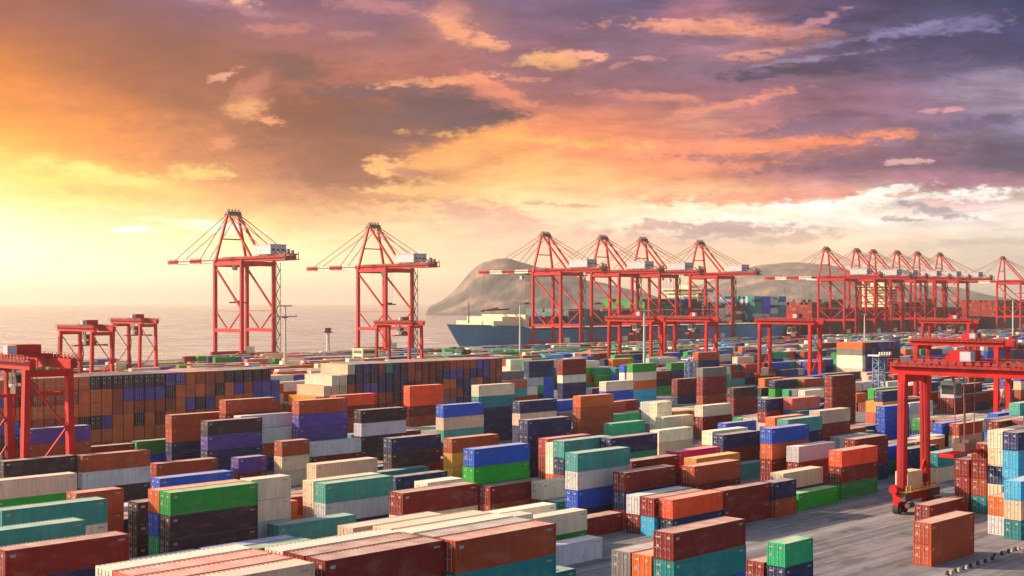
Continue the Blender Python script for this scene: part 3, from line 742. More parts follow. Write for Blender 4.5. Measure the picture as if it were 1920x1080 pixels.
 (297.4, 151.0, 1, [17], [0]), (214.7, 151.0, 1, [10, 1], [0, 0]), (107.1, 153.8, 1, [1, 13], [0, 0]),
 (145.2, 153.8, 1, [16], [0]), (81.7, 153.8, 1, [0, 21], [0, 0]), (266.4, 153.8, 1, [10], [0]),
 (296.2, 153.8, 1, [13, 11, 11], [1, 0, 0]), (256.3, 160.5, 0, [7, 13, 4], [0, 0, 0]), (294.8, 160.5, 1, [4, 15, 1, 9], [1, 0, 0, 0]),
 (243.7, 160.5, 1, [0, 15], [0, 0]), (231.0, 160.5, 1, [10], [0]), (154.4, 160.5, 1, [9], [0]),
 (218.3, 160.5, 1, [13], [0]), (262.9, 160.5, 0, [12, 5], [0, 0]), (78.2, 160.5, 1, [13, 21], [0, 0]),
 (282.1, 160.5, 1, [4], [0]), (141.7, 160.5, 1, [10], [0]), (307.5, 160.5, 1, [0, 8, 16], [0, 0, 0]),
 (257.6, 163.3, 1, [17, 5, 14, 13], [1, 0, 0, 0]), (283.0, 163.3, 1, [1], [0]), (308.4, 163.3, 1, [15, 14, 4], [0, 0, 0]),
 (295.7, 163.3, 1, [15, 17, 15], [0, 0, 0]), (301.8, 166.1, 1, [9, 0, 4, 11], [0, 0, 0, 0]), (251.1, 166.1, 1, [4, 0, 13, 1], [1, 1, 0, 0]),
 (263.8, 166.1, 1, [4, 10, 13], [0, 0, 0]), (117.5, 168.9, 0, [4], [0]), (277.2, 168.9, 1, [0], [0]),
 (232.6, 168.9, 0, [14], [0]), (124.1, 168.9, 1, [14], [0]), (264.5, 168.9, 1, [0, 9, 1], [0, 0, 0]),
 (161.1, 168.9, 1, [5], [0]), (111.4, 171.7, 1, [13], [0]), (124.1, 171.7, 1, [1], [0]),
 (174.9, 171.7, 0, [1, 2], [0, 0]), (257.9, 171.7, 1, [13, 0], [0, 0]), (404.1, 171.7, 1, [5, 12, 1, 0], [0, 0, 0, 0]),
 (403.6, 174.5, 0, [6, 15], [0, 0]), (257.6, 174.5, 1, [12, 0], [0, 0]), (172.8, 174.5, 1, [11, 15], [0, 0]),
 (270.3, 174.5, 1, [0, 21, 11], [0, 0, 0]), (410.2, 174.5, 1, [9, 17, 4], [0, 0, 0]), (282.9, 174.5, 1, [9, 0], [0, 0]),
 (225.6, 177.3, 0, [17], [0]), (411.3, 177.3, 1, [1, 1, 0], [0, 0, 0]), (90.1, 177.3, 1, [13], [0]),
 (257.5, 177.3, 1, [9, 12], [0, 0]), (295.6, 177.3, 0, [1], [0]), (404.7, 177.3, 0, [16, 12, 4], [0, 0, 0]),
 (270.4, 180.1, 0, [2, 1], [0, 0]), (225.8, 180.1, 1, [11], [0]), (403.6, 180.1, 0, [12, 4], [0, 0]),
 (251.2, 180.1, 1, [1], [0]), (410.2, 180.1, 1, [13, 1], [0, 0]), (168.5, 180.1, 1, [1], [0]),
 (352.7, 186.5, 1, [1, 17, 0], [1, 0, 0]), (166.2, 186.5, 0, [0], [0]), (416.2, 186.5, 1, [15, 12], [0, 0]),
 (403.5, 186.5, 1, [5, 4], [0, 0]), (306.3, 186.5, 1, [21, 13], [0, 0]), (365.4, 186.5, 1, [1, 16], [0, 0]),
 (378.1, 186.5, 1, [11, 0], [0, 0]), (236.2, 186.5, 1, [11], [0]), (390.8, 186.5, 1, [8, 4], [0, 0]),
 (372.7, 189.3, 1, [4, 17, 4], [1, 0, 0]), (360.0, 189.3, 1, [12, 4], [0, 0]), (385.4, 189.3, 1, [12, 12], [0, 0]),
 (261.3, 189.3, 1, [21], [0]), (152.8, 189.3, 1, [1], [0]), (145.9, 192.1, 1, [0], [0]),
 (448.3, 192.1, 1, [8, 10, 1], [0, 0, 0]), (397.6, 192.1, 1, [6, 15, 14], [0, 0, 0]), (410.3, 192.1, 1, [5, 9], [0, 0]),
 (435.6, 192.1, 1, [0, 15], [0, 0]), (378.3, 192.1, 0, [1, 4], [0, 0]), (260.5, 192.1, 1, [1], [0]),
 (273.2, 192.1, 0, [4], [0]), (215.9, 192.1, 0, [4], [0]), (422.9, 192.1, 1, [6, 13], [0, 0]),
 (287.6, 194.9, 1, [14], [0]), (378.1, 194.9, 1, [13, 1, 1], [0, 0, 0]), (249.5, 194.9, 1, [11], [0]),
 (441.5, 194.9, 1, [7, 13, 1], [0, 0, 0]), (274.9, 194.9, 1, [9], [0]), (140.6, 194.9, 1, [7], [0]),
 (262.2, 194.9, 1, [7], [0]), (352.5, 197.7, 1, [0], [0]), (267.7, 197.7, 1, [0, 21], [0, 0]),
 (390.6, 197.7, 1, [16, 11, 0], [0, 0, 0]), (293.1, 197.7, 0, [5], [0]), (403.2, 197.7, 1, [16, 14], [0, 0]),
 (435.2, 197.7, 0, [4, 9], [0, 0]), (280.4, 197.7, 1, [16], [0]), (454.4, 197.7, 0, [0, 12, 13], [0, 0, 0]),
 (261.0, 197.7, 0, [5], [0]), (428.6, 197.7, 0, [17, 8], [0, 0]), (403.5, 200.5, 1, [0, 8, 10], [0, 0, 0]),
 (428.9, 200.5, 1, [1, 4, 15], [1, 0, 0]), (352.3, 200.5, 0, [2, 0], [0, 0]), (273.8, 200.5, 1, [15, 16], [0, 0]),
 (441.5, 200.5, 1, [11, 15, 8], [0, 0, 0]), (358.8, 200.5, 1, [0], [0]), (371.5, 200.5, 1, [13, 4, 2], [0, 0, 0]),
 (261.1, 200.5, 1, [15, 11], [0, 0]), (454.2, 200.5, 1, [0, 4, 8], [0, 0, 0]), (448.5, 203.3, 1, [0, 4], [0, 0]),
 (467.8, 203.3, 1, [11, 11, 7], [0, 0, 0]), (274.4, 203.3, 1, [21, 13], [0, 0]), (261.7, 203.3, 1, [11, 17], [0, 0]),
 (441.9, 203.3, 0, [7, 0, 4], [0, 0, 0]), (115.1, 203.3, 1, [1], [0]), (461.2, 203.3, 0, [9, 13, 16], [0, 0, 0]),
 (365.4, 203.3, 0, [1], [0]), (352.7, 203.3, 1, [11], [0]), (254.2, 206.1, 1, [14], [0]),
 (88.9, 206.1, 0, [2, 15], [0, 0]), (280.1, 206.1, 1, [4, 12], [0, 0]), (436.1, 206.1, 1, [2, 13], [0, 0]),
 (366.1, 206.1, 1, [13, 0, 0], [1, 0, 0]), (228.9, 206.1, 0, [4], [0]), (95.5, 206.1, 1, [5], [0]),
 (273.6, 206.1, 0, [9, 1], [0, 0]), (216.2, 206.1, 1, [9, 11], [0, 0]), (266.9, 206.1, 0, [12, 4], [0, 0]),
 (108.2, 206.1, 1, [13], [0]), (353.4, 206.1, 1, [12, 14, 10], [0, 0, 0]), (237.1, 208.9, 0, [4, 5, 13], [0, 0, 0]),
 (224.4, 208.9, 1, [21], [0]), (259.3, 208.9, 1, [0, 2], [0, 0]), (422.9, 208.9, 0, [8, 0, 16], [0, 0, 0]),
 (192.4, 208.9, 0, [12, 10, 14], [0, 0, 0]), (225.5, 219.0, 1, [4, 5], [0, 0]), (435.4, 219.0, 1, [9, 4], [0, 0]),
 (155.3, 219.0, 1, [4, 4], [0, 0]), (410.1, 219.0, 1, [1, 7, 21], [1, 0, 0]), (187.4, 219.0, 1, [11], [0]),
 (238.2, 219.0, 1, [14, 11], [0, 0]), (352.8, 219.0, 1, [11, 16], [1, 0]), (365.4, 219.0, 0, [1], [0]),
 (448.1, 219.0, 0, [13, 15, 11], [0, 0, 0]), (234.3, 221.8, 1, [5, 0, 4], [1, 0, 0]), (467.7, 221.8, 1, [14, 10, 11], [0, 0, 0]),
 (429.6, 221.8, 1, [12, 5], [0, 0]), (353.0, 221.8, 1, [14, 7], [0, 0]), (365.7, 221.8, 0, [4, 4], [0, 0]),
 (215.1, 221.8, 1, [15, 16], [0, 0]), (455.0, 221.8, 1, [1, 8], [0, 0]), (423.0, 221.8, 0, [11, 15, 16], [0, 0, 0]),
 (397.6, 221.8, 1, [12, 16, 21], [0, 0, 0]), (372.3, 221.8, 1, [10, 17], [0, 0]), (227.7, 221.8, 0, [13, 5], [0, 0]),
 (195.8, 221.8, 1, [9], [0]), (163.0, 224.6, 1, [1, 1], [0, 0]), (365.1, 224.6, 1, [9, 0], [0, 0]),
 (429.0, 224.6, 1, [0, 13, 0], [0, 0, 0]), (220.7, 224.6, 1, [6, 11], [0, 0]), (467.1, 224.6, 0, [1, 6, 5], [0, 0, 0]),
 (201.5, 224.6, 1, [1], [0]), (240.0, 224.6, 1, [2, 0], [0, 0]), (416.3, 224.6, 1, [1, 8], [0, 0]),
 (352.4, 224.6, 1, [10, 0], [0, 0]), (252.7, 224.6, 0, [0, 10], [0, 0]), (188.8, 224.6, 1, [1], [0]),
 (416.8, 227.4, 1, [4, 13, 0], [0, 0, 0]), (366.0, 227.4, 1, [1, 12, 4], [1, 0, 0]), (200.5, 227.4, 1, [8], [0]),
 (454.8, 227.4, 1, [21, 13], [0, 0]), (193.9, 227.4, 0, [0], [0]), (353.1, 230.2, 1, [4, 9, 17], [1, 0, 0]),
 (199.6, 230.2, 1, [9], [0]), (435.8, 230.2, 1, [6, 1, 11], [0, 0, 0]), (365.8, 230.2, 1, [9, 2, 10], [0, 0, 0]),
 (403.9, 230.2, 0, [21, 7], [0, 0]), (467.7, 230.2, 1, [1, 4, 5], [0, 0, 0]), (378.5, 230.2, 1, [16, 10], [0, 0]),
 (448.5, 230.2, 0, [5, 4], [0, 0]), (455.0, 230.2, 1, [1, 11], [0, 0]), (454.8, 233.0, 1, [13, 14], [0, 0]),
 (195.5, 233.0, 1, [0], [0]), (142.3, 233.0, 1, [11], [0]), (157.0, 233.0, 0, [5, 1, 21], [0, 0, 0]),
 (416.7, 233.0, 1, [12, 0, 21], [0, 0, 0]), (365.9, 233.0, 1, [2, 15, 1], [0, 0, 0]), (353.2, 233.0, 1, [13], [0]),
 (467.5, 233.0, 1, [13, 11], [0, 0]), (404.0, 233.0, 1, [4, 9], [0, 0]), (208.2, 233.0, 1, [5], [0]),
 (360.1, 235.8, 1, [1], [0]), (385.5, 235.8, 0, [5, 0, 1], [0, 0, 0]), (353.6, 235.8, 0, [21, 7], [0, 0]),
 (175.7, 235.8, 1, [12], [0]), (468.2, 235.8, 1, [0, 4], [0, 0]), (417.4, 235.8, 1, [11, 2], [0, 0]),
 (455.5, 235.8, 1, [1, 12], [0, 0]), (213.7, 235.8, 0, [6, 6], [0, 0]), (442.8, 235.8, 1, [1, 11, 8], [0, 0, 0]),
 (201.0, 235.8, 1, [10], [0]), (397.9, 238.6, 1, [7, 1, 1], [0, 0, 0]), (162.2, 238.6, 0, [0, 10, 4], [0, 0, 0]),
 (283.0, 238.6, 0, [0, 11], [0, 0]), (353.3, 238.6, 0, [8, 5], [0, 0]), (423.3, 238.6, 1, [4, 5], [0, 0]),
 (136.9, 238.6, 1, [13], [0]), (410.6, 238.6, 1, [4, 0, 1], [0, 0, 0]), (436.0, 238.6, 0, [0, 12, 5], [0, 0, 0]),
 (124.2, 238.6, 1, [16], [0]), (194.2, 238.6, 1, [13], [0]), (359.8, 238.6, 1, [2, 0, 0], [0, 0, 0]),
 (148.8, 241.4, 1, [9, 11], [0, 0]), (284.0, 244.2, 1, [5, 4], [0, 0]), (271.3, 244.2, 1, [7, 6], [0, 0]),
 (308.2, 247.0, 1, [11], [0]), (270.1, 247.0, 1, [17, 11], [0, 0]), (282.8, 247.0, 1, [4, 10, 1], [0, 0, 0]),
 (149.4, 247.0, 1, [0, 21], [0, 0]),
]
WALL1 = {10: (5,), 12: (5,), 13: (5,), 14: (5,), 15: (5,), 16: (5,), 17: (5,), 18: (2, 3, 4, 5,), 19: (5,), 20: (3, 4, 5,), 21: (3, 4, 5,), 22: (3, 4, 5,), 23: (3, 4, 5,), 24: (3, 4, 5,), 25: (1, 2, 3, 4, 5,)}
WALL2 = {-4: (2,), -3: (3,), -2: (4,), 0: (5,)}
far = MB()
def far_box(u0, u1, v0, v1, z0, z1, col, top):
    # five faces in yard coordinates (object is rotated as a whole)
    a = (u0, v0); b = (u1, v0); c = (u1, v1); d = (u0, v1)
    for p, q in ((a, b), (b, c), (c, d), (d, a)):
        far.quad((p[0], p[1], z0), (q[0], q[1], z0), (q[0], q[1], z1), (p[0], p[1], z1), 0, col)
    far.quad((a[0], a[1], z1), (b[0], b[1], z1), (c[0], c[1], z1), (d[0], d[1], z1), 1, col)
def far_cont(u, v, z, L, W, c, hc=CH, detail=False):
    col = tint(c)
    far_box(u, u + L, v, v + W, z, z + hc, col, True)
    if detail:     # corrugation ribs, door bars and posts as raised strips
        n = int(L / 0.6)
        for i in range(n):
            x = u + L * (i + 0.25) / n
            far.box(x, x + 0.22, v - 0.035, v, z + 0.15, z + hc - 0.12, 0, col)
        for t in (0.12, 0.36, 0.62, 0.86):
            y = v + W * t
            far.box(u - 0.05, u, y, y + 0.06, z + 0.1, z + hc - 0.1, 0, (0.3, 0.3, 0.3))
indiv = []       # (u, v, z, key, colour letter, tier-from-top, stack height, above, below, end-on)
for u, v, key, nums, fl in STACKS:
    cols = [KEYS[q] for q in nums]; n = len(cols); L = 12.19 if key else 6.06
    for j, (c, f) in enumerate(zip(cols, fl)):
        z = (n - 1 - j) * HC
        if f: indiv.append((u + L / 2, v + CW / 2, z, key, c, j, n, cols[j - 1] if j else None, cols[j + 1] if j < n - 1 else None, 0))
        else: far_cont(u, v, z, L, CW, c, CH, v < 260)
def wall(sel, ustart, step, v, idxs, nfun, hc, weights, seed, which):
    r = random.Random(seed); last = {}
    for i in idxs:
        u = ustart + step * i; n = nfun(i)
        for t in range(n):
            c = r.choice(weights); z = t * hc
            if t in last and r.random() < 0.42: c = last[t]
            last[t] = c
            if which == 1 and (i < 0 or (i == 0 and t == 5)): c = 'awayb'[5 - t] if t else 'b'  # pale colours stand in for sunlight on the wall's exposed left end
            if i in sel and t in sel[i]: indiv.append((u + CW / 2, v + 6.095, z, 1, c, n - 1 - t, n, None, None, (which, i, t, n)))
            else:
                col = tint(c, r)
                far_box(u, u + CW, v, v + 12.19, z, z + hc - 0.04, col, True)
                far.box(u + 0.02, u + 0.14, v - 0.05, v, z, z + hc - 0.04, 0, col); far.box(u + CW - 0.14, u + CW - 0.02, v - 0.05, v, z, z + hc - 0.04, 0, col)
                for q in (0.45, 0.95, 1.45, 1.95): far.box(u + q, u + q + 0.05, v - 0.06, v, z + 0.1, z + hc - 0.16, 0, (0.28, 0.26, 0.26))
                far.box(u + 0.14, u + CW - 0.14, v - 0.03, v, z, z + 0.16, 0, col); far.box(u + 0.14, u + CW - 0.14, v - 0.03, v, z + hc - 0.2, z + hc - 0.06, 0, col)
wall(WALL1, 182 - 2.6, -2.6, 260.0, range(0, 30), lambda i: 5 if i == 0 else 6, 2.9, 'oooobbbbddppprdoobBp', 5, 0)
wall(WALL2, 215.7, 2.7, 276.6, range(-4, 22), lambda i: {-1: 5, -2: 5, -3: 4, -4: 3}.get(i, 6), 2.75, 'nnnrbbdddkprobTnrw'[:17], 8, 1)

WALLORD = ['first', 'second', 'third', 'fourth', 'fifth', 'sixth', 'seventh', 'eighth', 'ninth', 'tenth', 'eleventh', 'twelfth', 'thirteenth', 'fourteenth', 'fifteenth', 'sixteenth', 'seventeenth', 'eighteenth', 'nineteenth', 'twentieth', 'twenty first', 'twenty second', 'twenty third', 'twenty fourth', 'twenty fifth', 'twenty sixth', 'twenty seventh', 'twenty eighth', 'twenty ninth', 'thirtieth']
def region(x, y):
    hx = ['far left', 'left', 'centre left', 'centre', 'centre right', 'right', 'far right'][min(6, max(0, int(x / 1920 * 7)))]
    hy = 'front' if y > 930 else 'near' if y > 850 else 'mid yard' if y > 790 else 'far yard' if y > 740 else 'back yard'
    return hy + ' ' + hx
def tier(j, n):
    if n == 1: return 'on the ground'
    if j == 0: return 'topping its stack'
    if j == n - 1: return 'lowest'
    return ('second' if j == 1 else 'third' if j == 2 else 'fourth') + ' from stack top'
recs = []
for it in indiv:
    u, v, z, key, c, j, n, ab, be, w = it
    x, y = pix(u, v, z + 1.3)
    size = 'long' if key else 'short'
    if w:
        which, i, t, nn = w
        row = ['top', 'second', 'third', 'fourth', 'fifth', 'sixth'][nn - 1 - t]
        if which == 0: L0 = '%s container in the left wall, %s row, %s column from right end' % (NAME[c], row, WALLORD[i])
        else: L0 = '%s container in the stepped wall, %s row, %s column from left end' % (NAME[c], row, WALLORD[i + 4])
        recs.append([it, x, y, [L0] * 5]); continue
    base = '%s %s container %s' % (size, NAME[c], tier(j, n))
    nb_ = ''
    if ab and j: nb_ = ', under a %s one' % NAME[ab]
    elif be: nb_ = ', over a %s one' % NAME[be]
    rg = ', ' + region(x, y)
    recs.append([it, x, y, [base + rg, base + nb_ + rg]])
cnt = {}
for r_ in recs: cnt[r_[3][0]] = cnt.get(r_[3][0], 0) + 1
final = []
for r_ in recs: final.append(r_[3][0] if cnt[r_[3][0]] == 1 else r_[3][1])
grp = {}
for i, l in enumerate(final): grp.setdefault(l, []).append(i)
ORD = ['leftmost', 'second from left', 'third from left', 'fourth from left', 'fifth from left', 'sixth from left', 'seventh from left', 'eighth from left', 'ninth from left']
for l, ids in grp.items():
    if len(ids) > 1:
        ids.sort(key=lambda i: recs[i][1])
        for k, i in enumerate(ids):
            final[i] = ORD[k] + ' ' + l.replace(' container', '').replace(' from stack top', ' from top').replace(' one', '').replace('at the far', 'far')
for (it, x, y, _), label in zip(recs, final):
    if len(label.replace('-', ' ').split()) > 16: label = label.replace(' topping its stack', ' topping').replace(', under a ', ', under ').replace(', over a ', ', over ')
    u, v, z, key, c, j, n, ab, be, w = it
    col = tint(c) + (1.0,)
    loc = P(u + rng.uniform(-0.05, 0.05), v + rng.uniform(-0.03, 0.03), z + 0.004); rot = PHI + (math.pi / 2 if w else 0) + R(rng.uniform(-0.12, 0.12))
    dist = loc.length
    group = 'containers stacked end-on in the long walls' if w else 'shipping containers stacked in the yard'
    if dist > 232:
        o = link('shipping_container', MESH['one', key], None, loc, rot); o.color = col
        if w and w[0] == 0: o.scale = (1, 1, 2.86 / 2.72)
    else:
        o = link('shipping_container', None, None, loc, rot)
        o.empty_display_size = 1.0
        for nm, me in (('body', MESH['body', key]), ('roof', MESH['roof', key]), ('door', MESH['door', key, 0]), ('door', MESH['door', key, 1])):
            c_ = link(nm, me, o); c_.color = col
            if nm == 'door':
                s = 0 if me is MESH['door', key, 0] else 1
                link('locking_bar', MESH['bar', key, s], c_)
    tag(o, label, 'shipping container', group)

# everything smaller in the picture than those: the rest of the yard as one mass
CLEAR = [(206, 222, 409, 413), (206, 222, 433, 437), (273, 289, 497, 501), (273, 289, 521, 525), (380, 398, 446, 450), (380, 398, 470, 474), (428, 444, 342, 346), (428, 444, 366, 370),
         (468, 484, 342, 346), (468, 484, 366, 370), (436, 453, 269, 273), (436, 453, 293, 297), (586, 602, 274, 278), (586, 602, 298, 302), (274, 282, 390, 398), (349, 357, 280, 288), (371, 379, 277, 285), (810, 818, 453, 461), (884, 892, 379, 387)]
fr = random.Random(3)
def region_cols(x):
    if x < 700: return 'rrbbbnpkwaasgGpoPobgywM'
    if x < 1300: return 'rrbobnndBBttTgGEGwwwaasksPmoec'
    return 'rrombbnnBBBTtgEwwaaskPdec'
v = 291.0
while v < 596:
    nr = fr.choice([6, 6, 7])
    for k in range(nr):
        if v < 300 and True: pass
        u = 100 + fr.random() * 6
        while u < 1750:
            L = 12.19 if fr.random() < 0.8 else 6.06
            p = P(u, v)
            ok = p.y > 100 and abs(p.x / p.y) < 0.425 and not (322 < u + L and u < 352) and fr.random() < 0.86
            if ok and any(a < u + L and u < b and c_ < v + CW and v < d_ for a, b, c_, d_ in CLEAR): ok = False
            if ok:
                x, y = pix(u, v, 0)
                n = fr.choice([1, 2, 3, 3, 4, 4] if v < 390 else [1, 1, 2, 2, 3] if v < 470 else [1, 1, 1, 2, 2])
                pc = region_cols(x)
                for t in range(n): far_cont(u, v, t * HC, L, CW, fr.choice(pc))
            u += L + 0.5
        v += 2.8
    v += 9
# right-hand block of end-on stacks, seen as pale layered sides
for i in range(12):
    for t, c in enumerate('sawwko'):
        far_box(487.8 + i * 2.75, 487.8 + i * 2.75 + CW, 274.9, 287.1, t * 2.75, t * 2.75 + 2.72, tint(c if i == 0 else fr.choice('drpn')), True)
SHIPS = []
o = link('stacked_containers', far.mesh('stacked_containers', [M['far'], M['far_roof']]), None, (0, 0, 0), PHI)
tag(o, 'mass of smaller and farther shipping containers filling the yard up to the quay', 'containers', None, 'stuff')

# ------------------------------------------------------------------ quay cranes
def make_quay_crane():
    t = link('quay_crane', None)
    r = M['crane_red']
    for sx in (-1, 1):
        for sy in (-1, 1):
            mb = MB(); mb.beam((sx * 11, sy * 14, 4.5), (sx * 11, sy * 14, 58), 2.0, 1.7)
            part('leg', mb, r, t)
    for sy in (-1, 1):
        mb = MB(); mb.box(-14, 14, sy * 14 - 0.9, sy * 14 + 0.9, 2.6, 4.5)
        s = part('sill_beam', mb, r, t)
        for sx in (-1, 1):
            b = MB()
            b.box(sx * 11 - 3.4, sx * 11 + 3.4, sy * 14 - 0.7, sy * 14 + 0.7, 1.1, 2.6)
            for k in range(4):
                x = sx * 11 - 2.7 + k * 1.8; b.tube((x, sy * 14 - 0.35, 0.55), (x, sy * 14 + 0.35, 0.55), 0.55, n=12)
            part('bogie', b, M['crane_dark'], s)
        mb = MB(); mb.box(-10, 10, sy * 14 - 0.7, sy * 14 + 0.7, 54.5, 57.2); part('cross_beam', mb, r, t)
    for sx in (-1, 1):
        mb = MB(); mb.box(sx * 11 - 0.8, sx * 11 + 0.8, -13.1, 13.1, 16.2, 18.2); part('portal_beam', mb, r, t)
        mb = MB(); mb.box(sx * 11 - 0.7, sx * 11 + 0.7, -13.1, 13.1, 55.0, 57.0); part('portal_beam', mb, r, t)
        mb = MB(); mb.beam((sx * 11, 13.2, 53.5), (sx * 11, -13.2, 30), 0.95); part('diagonal_brace', mb, r, t)
        mb = MB(); mb.beam((sx * 11, 13.2, 28), (sx * 11, 1.5, 18.4), 0.7); mb.beam((sx * 11, -13.2, 28), (sx * 11, -1.5, 18.4), 0.7); part('knee_brace', mb, r, t)
        mb = MB(); mb.beam((sx * 11, 13.1, 28.5), (sx * 11, -13.1, 28.5), 0.4); part('tie_bar', mb, r, t)
    # girders and boom
    for sx in (-1, 1):
        mb = MB(); mb.box(sx * 3.4 - 0.7, sx * 3.4 + 0.7, -46, 17, 57.3, 60.3); part('girder', mb, r, t)
        mb = MB(); mb.box(sx * 3.4 - 0.6, sx * 3.4 + 0.6, 18, 80, 57.3, 59.9)
        bm = part('boom', mb, r, t)
        for a, b in ((26, 40), (54, 67)):
            w = MB(); w.box(sx * 3.4 - 0.63, sx * 3.4 + 0.63, a, b, 57.26, 59.93); part('painted_band', w, M['boomwhite'], bm)
    mb = MB()
    for y in (-45, -36, -20, -4, 8, 16, 24, 36, 48, 60, 72, 79.4): mb.box(-2.8, 2.8, y - 0.3, y + 0.3, 57.8, 59.2)
    part('girder_ties', mb, r, t)
    mb = MB()
    for sx in (-1, 1):
        x = sx * 5.2
        mb.box(min(x, sx * 4.1), max(x, sx * 4.1), -46, 79, 58.9, 59.05)
        for k in range(26): mb.beam((x, -45 + k * 4.95, 59.0), (x, -45 + k * 4.95, 60.4), 0.1)
        mb.beam((x, -45, 60.4), (x, 79, 60.4), 0.10); mb.beam((x, -45, 59.7), (x, 79, 59.7), 0.08)
    part('walkway', mb, M['crane_dark'], t)
    # A-frame
    for sx in (-1, 1):
        mb = MB(); mb.beam((sx * 11, 14, 57), (sx * 3.6, 12, 86.2), 1.25); part('mast_leg', mb, r, t)
        mb = MB(); mb.beam((sx * 3.6, 11.6, 86), (sx * 3.4, -12, 60.3), 1.1); part('back_strut', mb, r, t)
        mb = MB()
        mb.beam((sx * 3.2, 12.5, 85.8), (sx * 3.2, 43, 60), 0.36); mb.beam((sx * 3.2, 12.5, 86.2), (sx * 3.2, 72, 60), 0.36)
        part('forestay', mb, M['cable'], t)
        mb = MB()
        mb.beam((sx * 3.2, 11, 86), (sx * 3.2, -42, 60.3), 0.42); mb.beam((sx * 3.2, 11, 85), (sx * 3.2, -30, 60.3), 0.36)
        part('backstay', mb, M['cable'], t)
    mb = MB(); mb.box(-4.6, 4.6, 10.2, 13.4, 85.6, 87.4)
    for x in (-3.4, -1.1, 1.1, 3.4): mb.tube((x - 0.3, 11.8, 88.0), (x + 0.3, 11.8, 88.0), 1.0, n=12)
    mb.beam((-4.6, 9, 85.5), (4.6, 9, 85.5), 0.5); mb.beam((-4.6, 14.8, 85.5), (4.6, 14.8, 85.5), 0.5)
    part('mast_head', mb, M['crane_dark'], t)
    mb = MB(); mb.beam((-7.4, 13.1, 71), (7.4, 13.1, 71), 0.7); part('mast_tie', mb, r, t)
    mb = MB(); mb.box(-5.4, 5.4, -34.5, -17, 60.9, 66.2); mb.box(-5.7, 5.7, -34.8, -16.7, 66.2, 66.6)
    h = part('machinery_house', mb, M['house'], t)
    mb = MB()
    for k in range(4): mb.box(5.4, 5.46, -33 + k * 4.4, -31 + k * 4.4, 62.8, 64.2)
    for k in range(3): mb.box(-4.2 + k * 3.2, -2.6 + k * 3.2, -34.55, -34.5, 62.8, 64.0)
    part('louvre', mb, M['glass'], h)
    mb = MB(); mb.box(-5, 5, -48, -46, 57.5, 58.1); mb.box(-4.4, 4.4, -47.6, -44, 60.4, 61.0); mb.box(-2, -0.6, -46.5, -45, 61, 63.6); mb.box(0.8, 2.0, -47, -45, 61, 62.9)
    mb.beam((-4.5, -47.5, 58), (-4.5, -47.5, 62), 0.3); mb.beam((4.5, -47.5, 58), (4.5, -47.5, 62), 0.3)
    part('rear_platform', mb, M['crane_dark'], t)
    # trolley with cab, ropes and spreader
    mb = MB(); mb.box(-2.6, 2.6, 3.0, 9.0, 56.0, 57.2); tr = part('trolley', mb, M['crane_dark'], t)
    mb = MB(); mb.box(-1.3, 1.3, 9.0, 11.4, 52.6, 55.4); part('operator_cab', mb, M['house'], tr)
    mb = MB()
    for sx in (-1, 1):
        for y in (4.6, 7.4): mb.beam((sx * 2.2, y, 56), (sx * 2.2, y, 34), 0.10)
    part('hoist_rope', mb, M['cable'], tr)
    mb = MB(); mb.box(-6.1, 6.1, 5.2, 6.8, 33.0, 33.8); mb.box(-2.6, 2.6, 4.7, 7.3, 33.8, 34.6); part('spreader', mb, M['crane_dark'], tr)
    # stair tower zigzag on the land side
    mb = MB()
    for k in range(11):
        z = 5 + k * 4.7; s = 1 if k % 2 else -1
        mb.beam((11 + 2.2 - s * 1.3, -14.9, z), (11 + 2.2 + s * 1.3, -14.9, z + 4.7), 0.75, 0.16)
        mb.box(11.3, 15.0, -15.5, -14.3, z - 0.08, z)
        mb.beam((15.0, -15.5, z), (15.0, -15.5, z + 1.1), 0.12)
    mb.beam((15.0, -14.9, 4.6), (15.0, -14.9, 57), 0.28); mb.beam((12.1, -15.5, 4.6), (12.1, -15.5, 57), 0.18)
    part('stair', mb, M['crane_dark'], t)
    mb = MB(); mb.box(-9, -4, -16.6, -15.1, 4.7, 8.2); part('electrical_cabinet', mb, M['cream'], t)
    return t
LINE_V = 655.0
apex = [(437, 392), (700, 417), (1022, 434), (1130, 440), (1205, 444), (1312, 450), (1549, 462), (1606, 465), (1637, 467), (1682, 469), (1720, 471), (1762, 473), (1880, 480)]
clab = ['red quay crane standing alone farthest left, boom out over the water',
 'red quay crane between the two long container walls and the rocky island',
 'red quay crane at the bow of the blue ship, boom across the island',
 'red quay crane beside the blue hull, first to the right of the bow crane',
 'red quay crane over the blue ship, third of its four cranes, left of the bridge',
 'red quay crane at the stern end of the blue ship, right of its cream bridge',
 'red quay crane nearest of the right-hand row, with its boom over the far hill',
 'small red quay crane second from left in the crowded right-hand row',
 'small red quay crane third from left in the crowded right-hand row',
 'small red quay crane fourth from left in the crowded right-hand row',
 'small red quay crane fifth from left in the crowded right-hand row',
 'small red quay crane sixth from left, last before the gap in the row',
 'red quay crane standing apart at the right edge beyond the gap in the row']
qc = make_quay_crane()
for i, ((x, y), lab) in enumerate(zip(apex, clab)):
    r = (x - 960) / 2397.0; D = LINE_V / (SN - r * CS); u = D * (r * SN + CS); za = CAM_H + (568 - y) / 2397.0 * D
    o = qc if i == 0 else dup(qc, (0, 0, 0))
    o.location = P(u, LINE_V - 12, 0); o.rotation_euler = (0, 0, PHI); o.scale = (1, 1, za / 89.0)
    tag(o, lab, 'quay crane', 'quay cranes lined up along the water')
    for c_ in o.children:
        if c_.name.startswith('trolley'): c_.location = (0, [0, -9, 26, 12, -18, 34, 8, -6, 20, 2, 30, -14, 6][i], 0)

